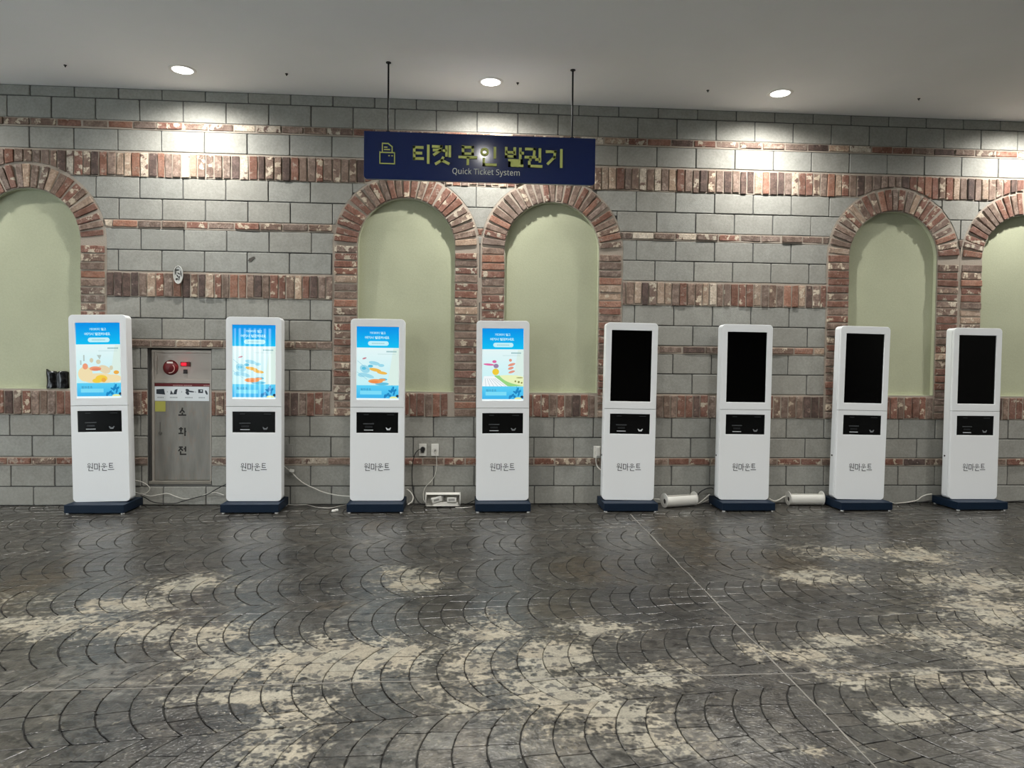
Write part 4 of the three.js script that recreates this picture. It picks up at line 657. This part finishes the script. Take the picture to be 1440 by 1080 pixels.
// the cable organiser: a white trough of round section, open along one side, with a ring at each end
function cableTube(pos, yaw, len, openAt, label) {
  const t = thing('cable_tube', label, 'cable tube', pos, 'white cable organiser tubes'); t.rotation.y = yaw; const r = 0.068, gs = [];
  const sh = new THREE.Shape(), a0 = openAt + 0.95, a1 = openAt + Math.PI * 2 - 0.95; sh.absarc(0, 0, r, a0, a1, false); sh.absarc(0, 0, r - 0.004, a1, a0, true);
  gs.push(new THREE.ExtrudeGeometry(sh, { depth: len - 0.01, bevelEnabled: false, curveSegments: 28 }).translate(0, 0, -len / 2 + 0.005).rotateY(Math.PI / 2)); part('trough', gs, plasticWhite, t).position.y = r + 0.002;
  for (const s of [-1, 1]) { const d = new THREE.Shape(); d.absarc(0, 0, r + 0.002, 0, Math.PI * 2, false); const h = new THREE.Path(); h.absarc(-0.004, -0.008, 0.024, 0, Math.PI * 2, false); d.holes.push(h); part('end_ring', slab(d, 0, 0.006, 0.0015, 28).rotateY(Math.PI / 2).translate(s * len / 2 - 0.003, r + 0.002, 0), plasticWhite, t); part('grommet', cyl(0.027, 0.027, 0.003, 22).rotateZ(Math.PI / 2).translate(s * (len / 2 - 0.006), r - 0.006, 0.004), plasticDark, t); }
  return t;
}
cableTube([2.863, 0, 0.118], 0, 0.325, Math.PI, 'white cable tube with its open side facing out, beside the wall sockets');
cableTube([5.175, 0, 0.15], 0.28, 0.34, Math.PI / 2 - 0.1, 'white cable tube lying askew beside the first dark-screen kiosk');
cableTube([6.475, 0, 0.1], 0, 0.345, Math.PI / 2 - 0.1, 'white cable tube lying straight between two dark-screen kiosks');
function strip(pos, yaw, len, label) {
  const t = thing('power_strip', label, 'power strip', pos, 'power strips in the cable tubes'); t.rotation.y = yaw;
  part('housing', box(-len / 2, len / 2, 0, 0.036, -0.022, 0.022, 0.006), plasticWhite, t); for (let i = 0; i < 3; i++) part('outlet', cyl(0.016, 0.016, 0.002, 20).translate(-len / 2 + 0.045 + i * 0.055, 0.0365, 0), M({ color: 0xa8a69f, roughness: 0.6 }), t); return t;
}
strip([2.885, 0.012, 0.115], 0.06, 0.24, 'white power strip inside the open cable tube by the sockets');
strip([5.18, 0.05, 0.145], 0.28, 0.2, 'white power strip inside the askew cable tube');
{
  const t = thing('power_adapter', 'white plug-in adapter lying in the open cable tube by the sockets', 'adapter', [2.808, 0.05, 0.128]); t.rotation.set(0.1, 0.1, 0.22);
  part('case', box(-0.052, 0.05, 0, 0.052, -0.024, 0.024, 0.008), plasticWhite, t); part('plug_face', box(0.05, 0.062, 0.008, 0.044, -0.018, 0.018, 0.003), plasticGrey, t); part('rating_label', box(-0.03, 0.02, 0.016, 0.036, 0.0236, 0.0246, 0), plasticGrey, t);
  const u = thing('power_adapter', 'square white adapter with printed label at the right of the open cable tube', 'adapter', [2.945, 0.05, 0.135]); part('case', box(-0.045, 0.045, 0, 0.045, -0.02, 0.02, 0.006), plasticWhite, u); part('rating_label', box(-0.03, 0.03, 0.012, 0.034, 0.0196, 0.0206, 0), plasticGrey, u);
}
{
  const t = thing('cable_clip', 'small white plastic clip lying on the floor between two lit kiosks', 'clip', [1.874, 0.002, 0.344]); t.rotation.y = 0.35;
  part('body', box(-0.028, 0.006, 0, 0.02, -0.011, 0.011, 0.004), plasticWhite, t); part('jaw', box(0.004, 0.03, 0.006, 0.024, -0.009, 0.009, 0.003), plasticWhite, t);
}
// ---------------------------------------------------------------- black bag on the ledge of the left niche
{
  const t = thing('plastic_bag', 'glossy black folded plastic bag standing on the brick ledge of the left niche', 'bag', [-0.765, SILL + 0.008, -0.018]);
  const n = 56, m = 14, pos = [], idx = [];
  for (let j = 0; j <= m; j++) for (let i = 0; i < n; i++) {
    const u = i / n, v = j / m, a = u * Math.PI * 2, x = 0.1 * Math.sign(Math.cos(a)) * Math.abs(Math.cos(a)) ** 0.7, lobe = Math.sqrt(Math.abs(Math.sin((Math.PI * (x + 0.1)) / 0.1)));
    const z = Math.sign(Math.sin(a)) * (0.006 + 0.024 * lobe) * Math.abs(Math.sin(a)) ** 0.25 + 0.003 * noise(x * 18, v * 2);
    const top = 0.146 + 0.016 * lobe + (x < -0.075 ? 0.034 * ((-0.075 - x) / 0.025) : 0), w = 1 + 0.02 * Math.sin(v * 5 + (x > 0 ? 1 : 3)) + 0.006 * noise(u * 6, v * 4);
    pos.push(x * w, v * top, z * (1 + 0.06 * noise(u * 8, v * 4)));
  }
  for (let j = 0; j < m; j++) for (let i = 0; i < n; i++) { const a = j * n + i, b = j * n + ((i + 1) % n), c = a + n, d = b + n; idx.push(a, c, b, b, c, d); }
  const base = pos.length / 3; pos.push(0, 0.12, 0); for (let i = 0; i < n; i++) idx.push(m * n + i, base, m * n + ((i + 1) % n));
  const g = new THREE.BufferGeometry(); g.setAttribute('position', new THREE.Float32BufferAttribute(pos, 3)); g.setIndex(idx); g.computeVertexNormals(); g.setAttribute('uv', new THREE.Float32BufferAttribute(new Float32Array((pos.length / 3) * 2), 2));
  part('film', g, M({ color: 0x050505, roughness: 0.22, side: THREE.DoubleSide }), t);
  part('fold', tube([[-0.003, 0.14, 0.006], [0.0, 0.1, 0.009], [0.002, 0.004, 0.008]], 0.005, 12), M({ color: 0x060606, roughness: 0.25 }), t);
}
scene.traverse((o) => { if (o.isMesh) { o.castShadow = true; o.receiveShadow = true; } });
renderer.render(scene, camera);
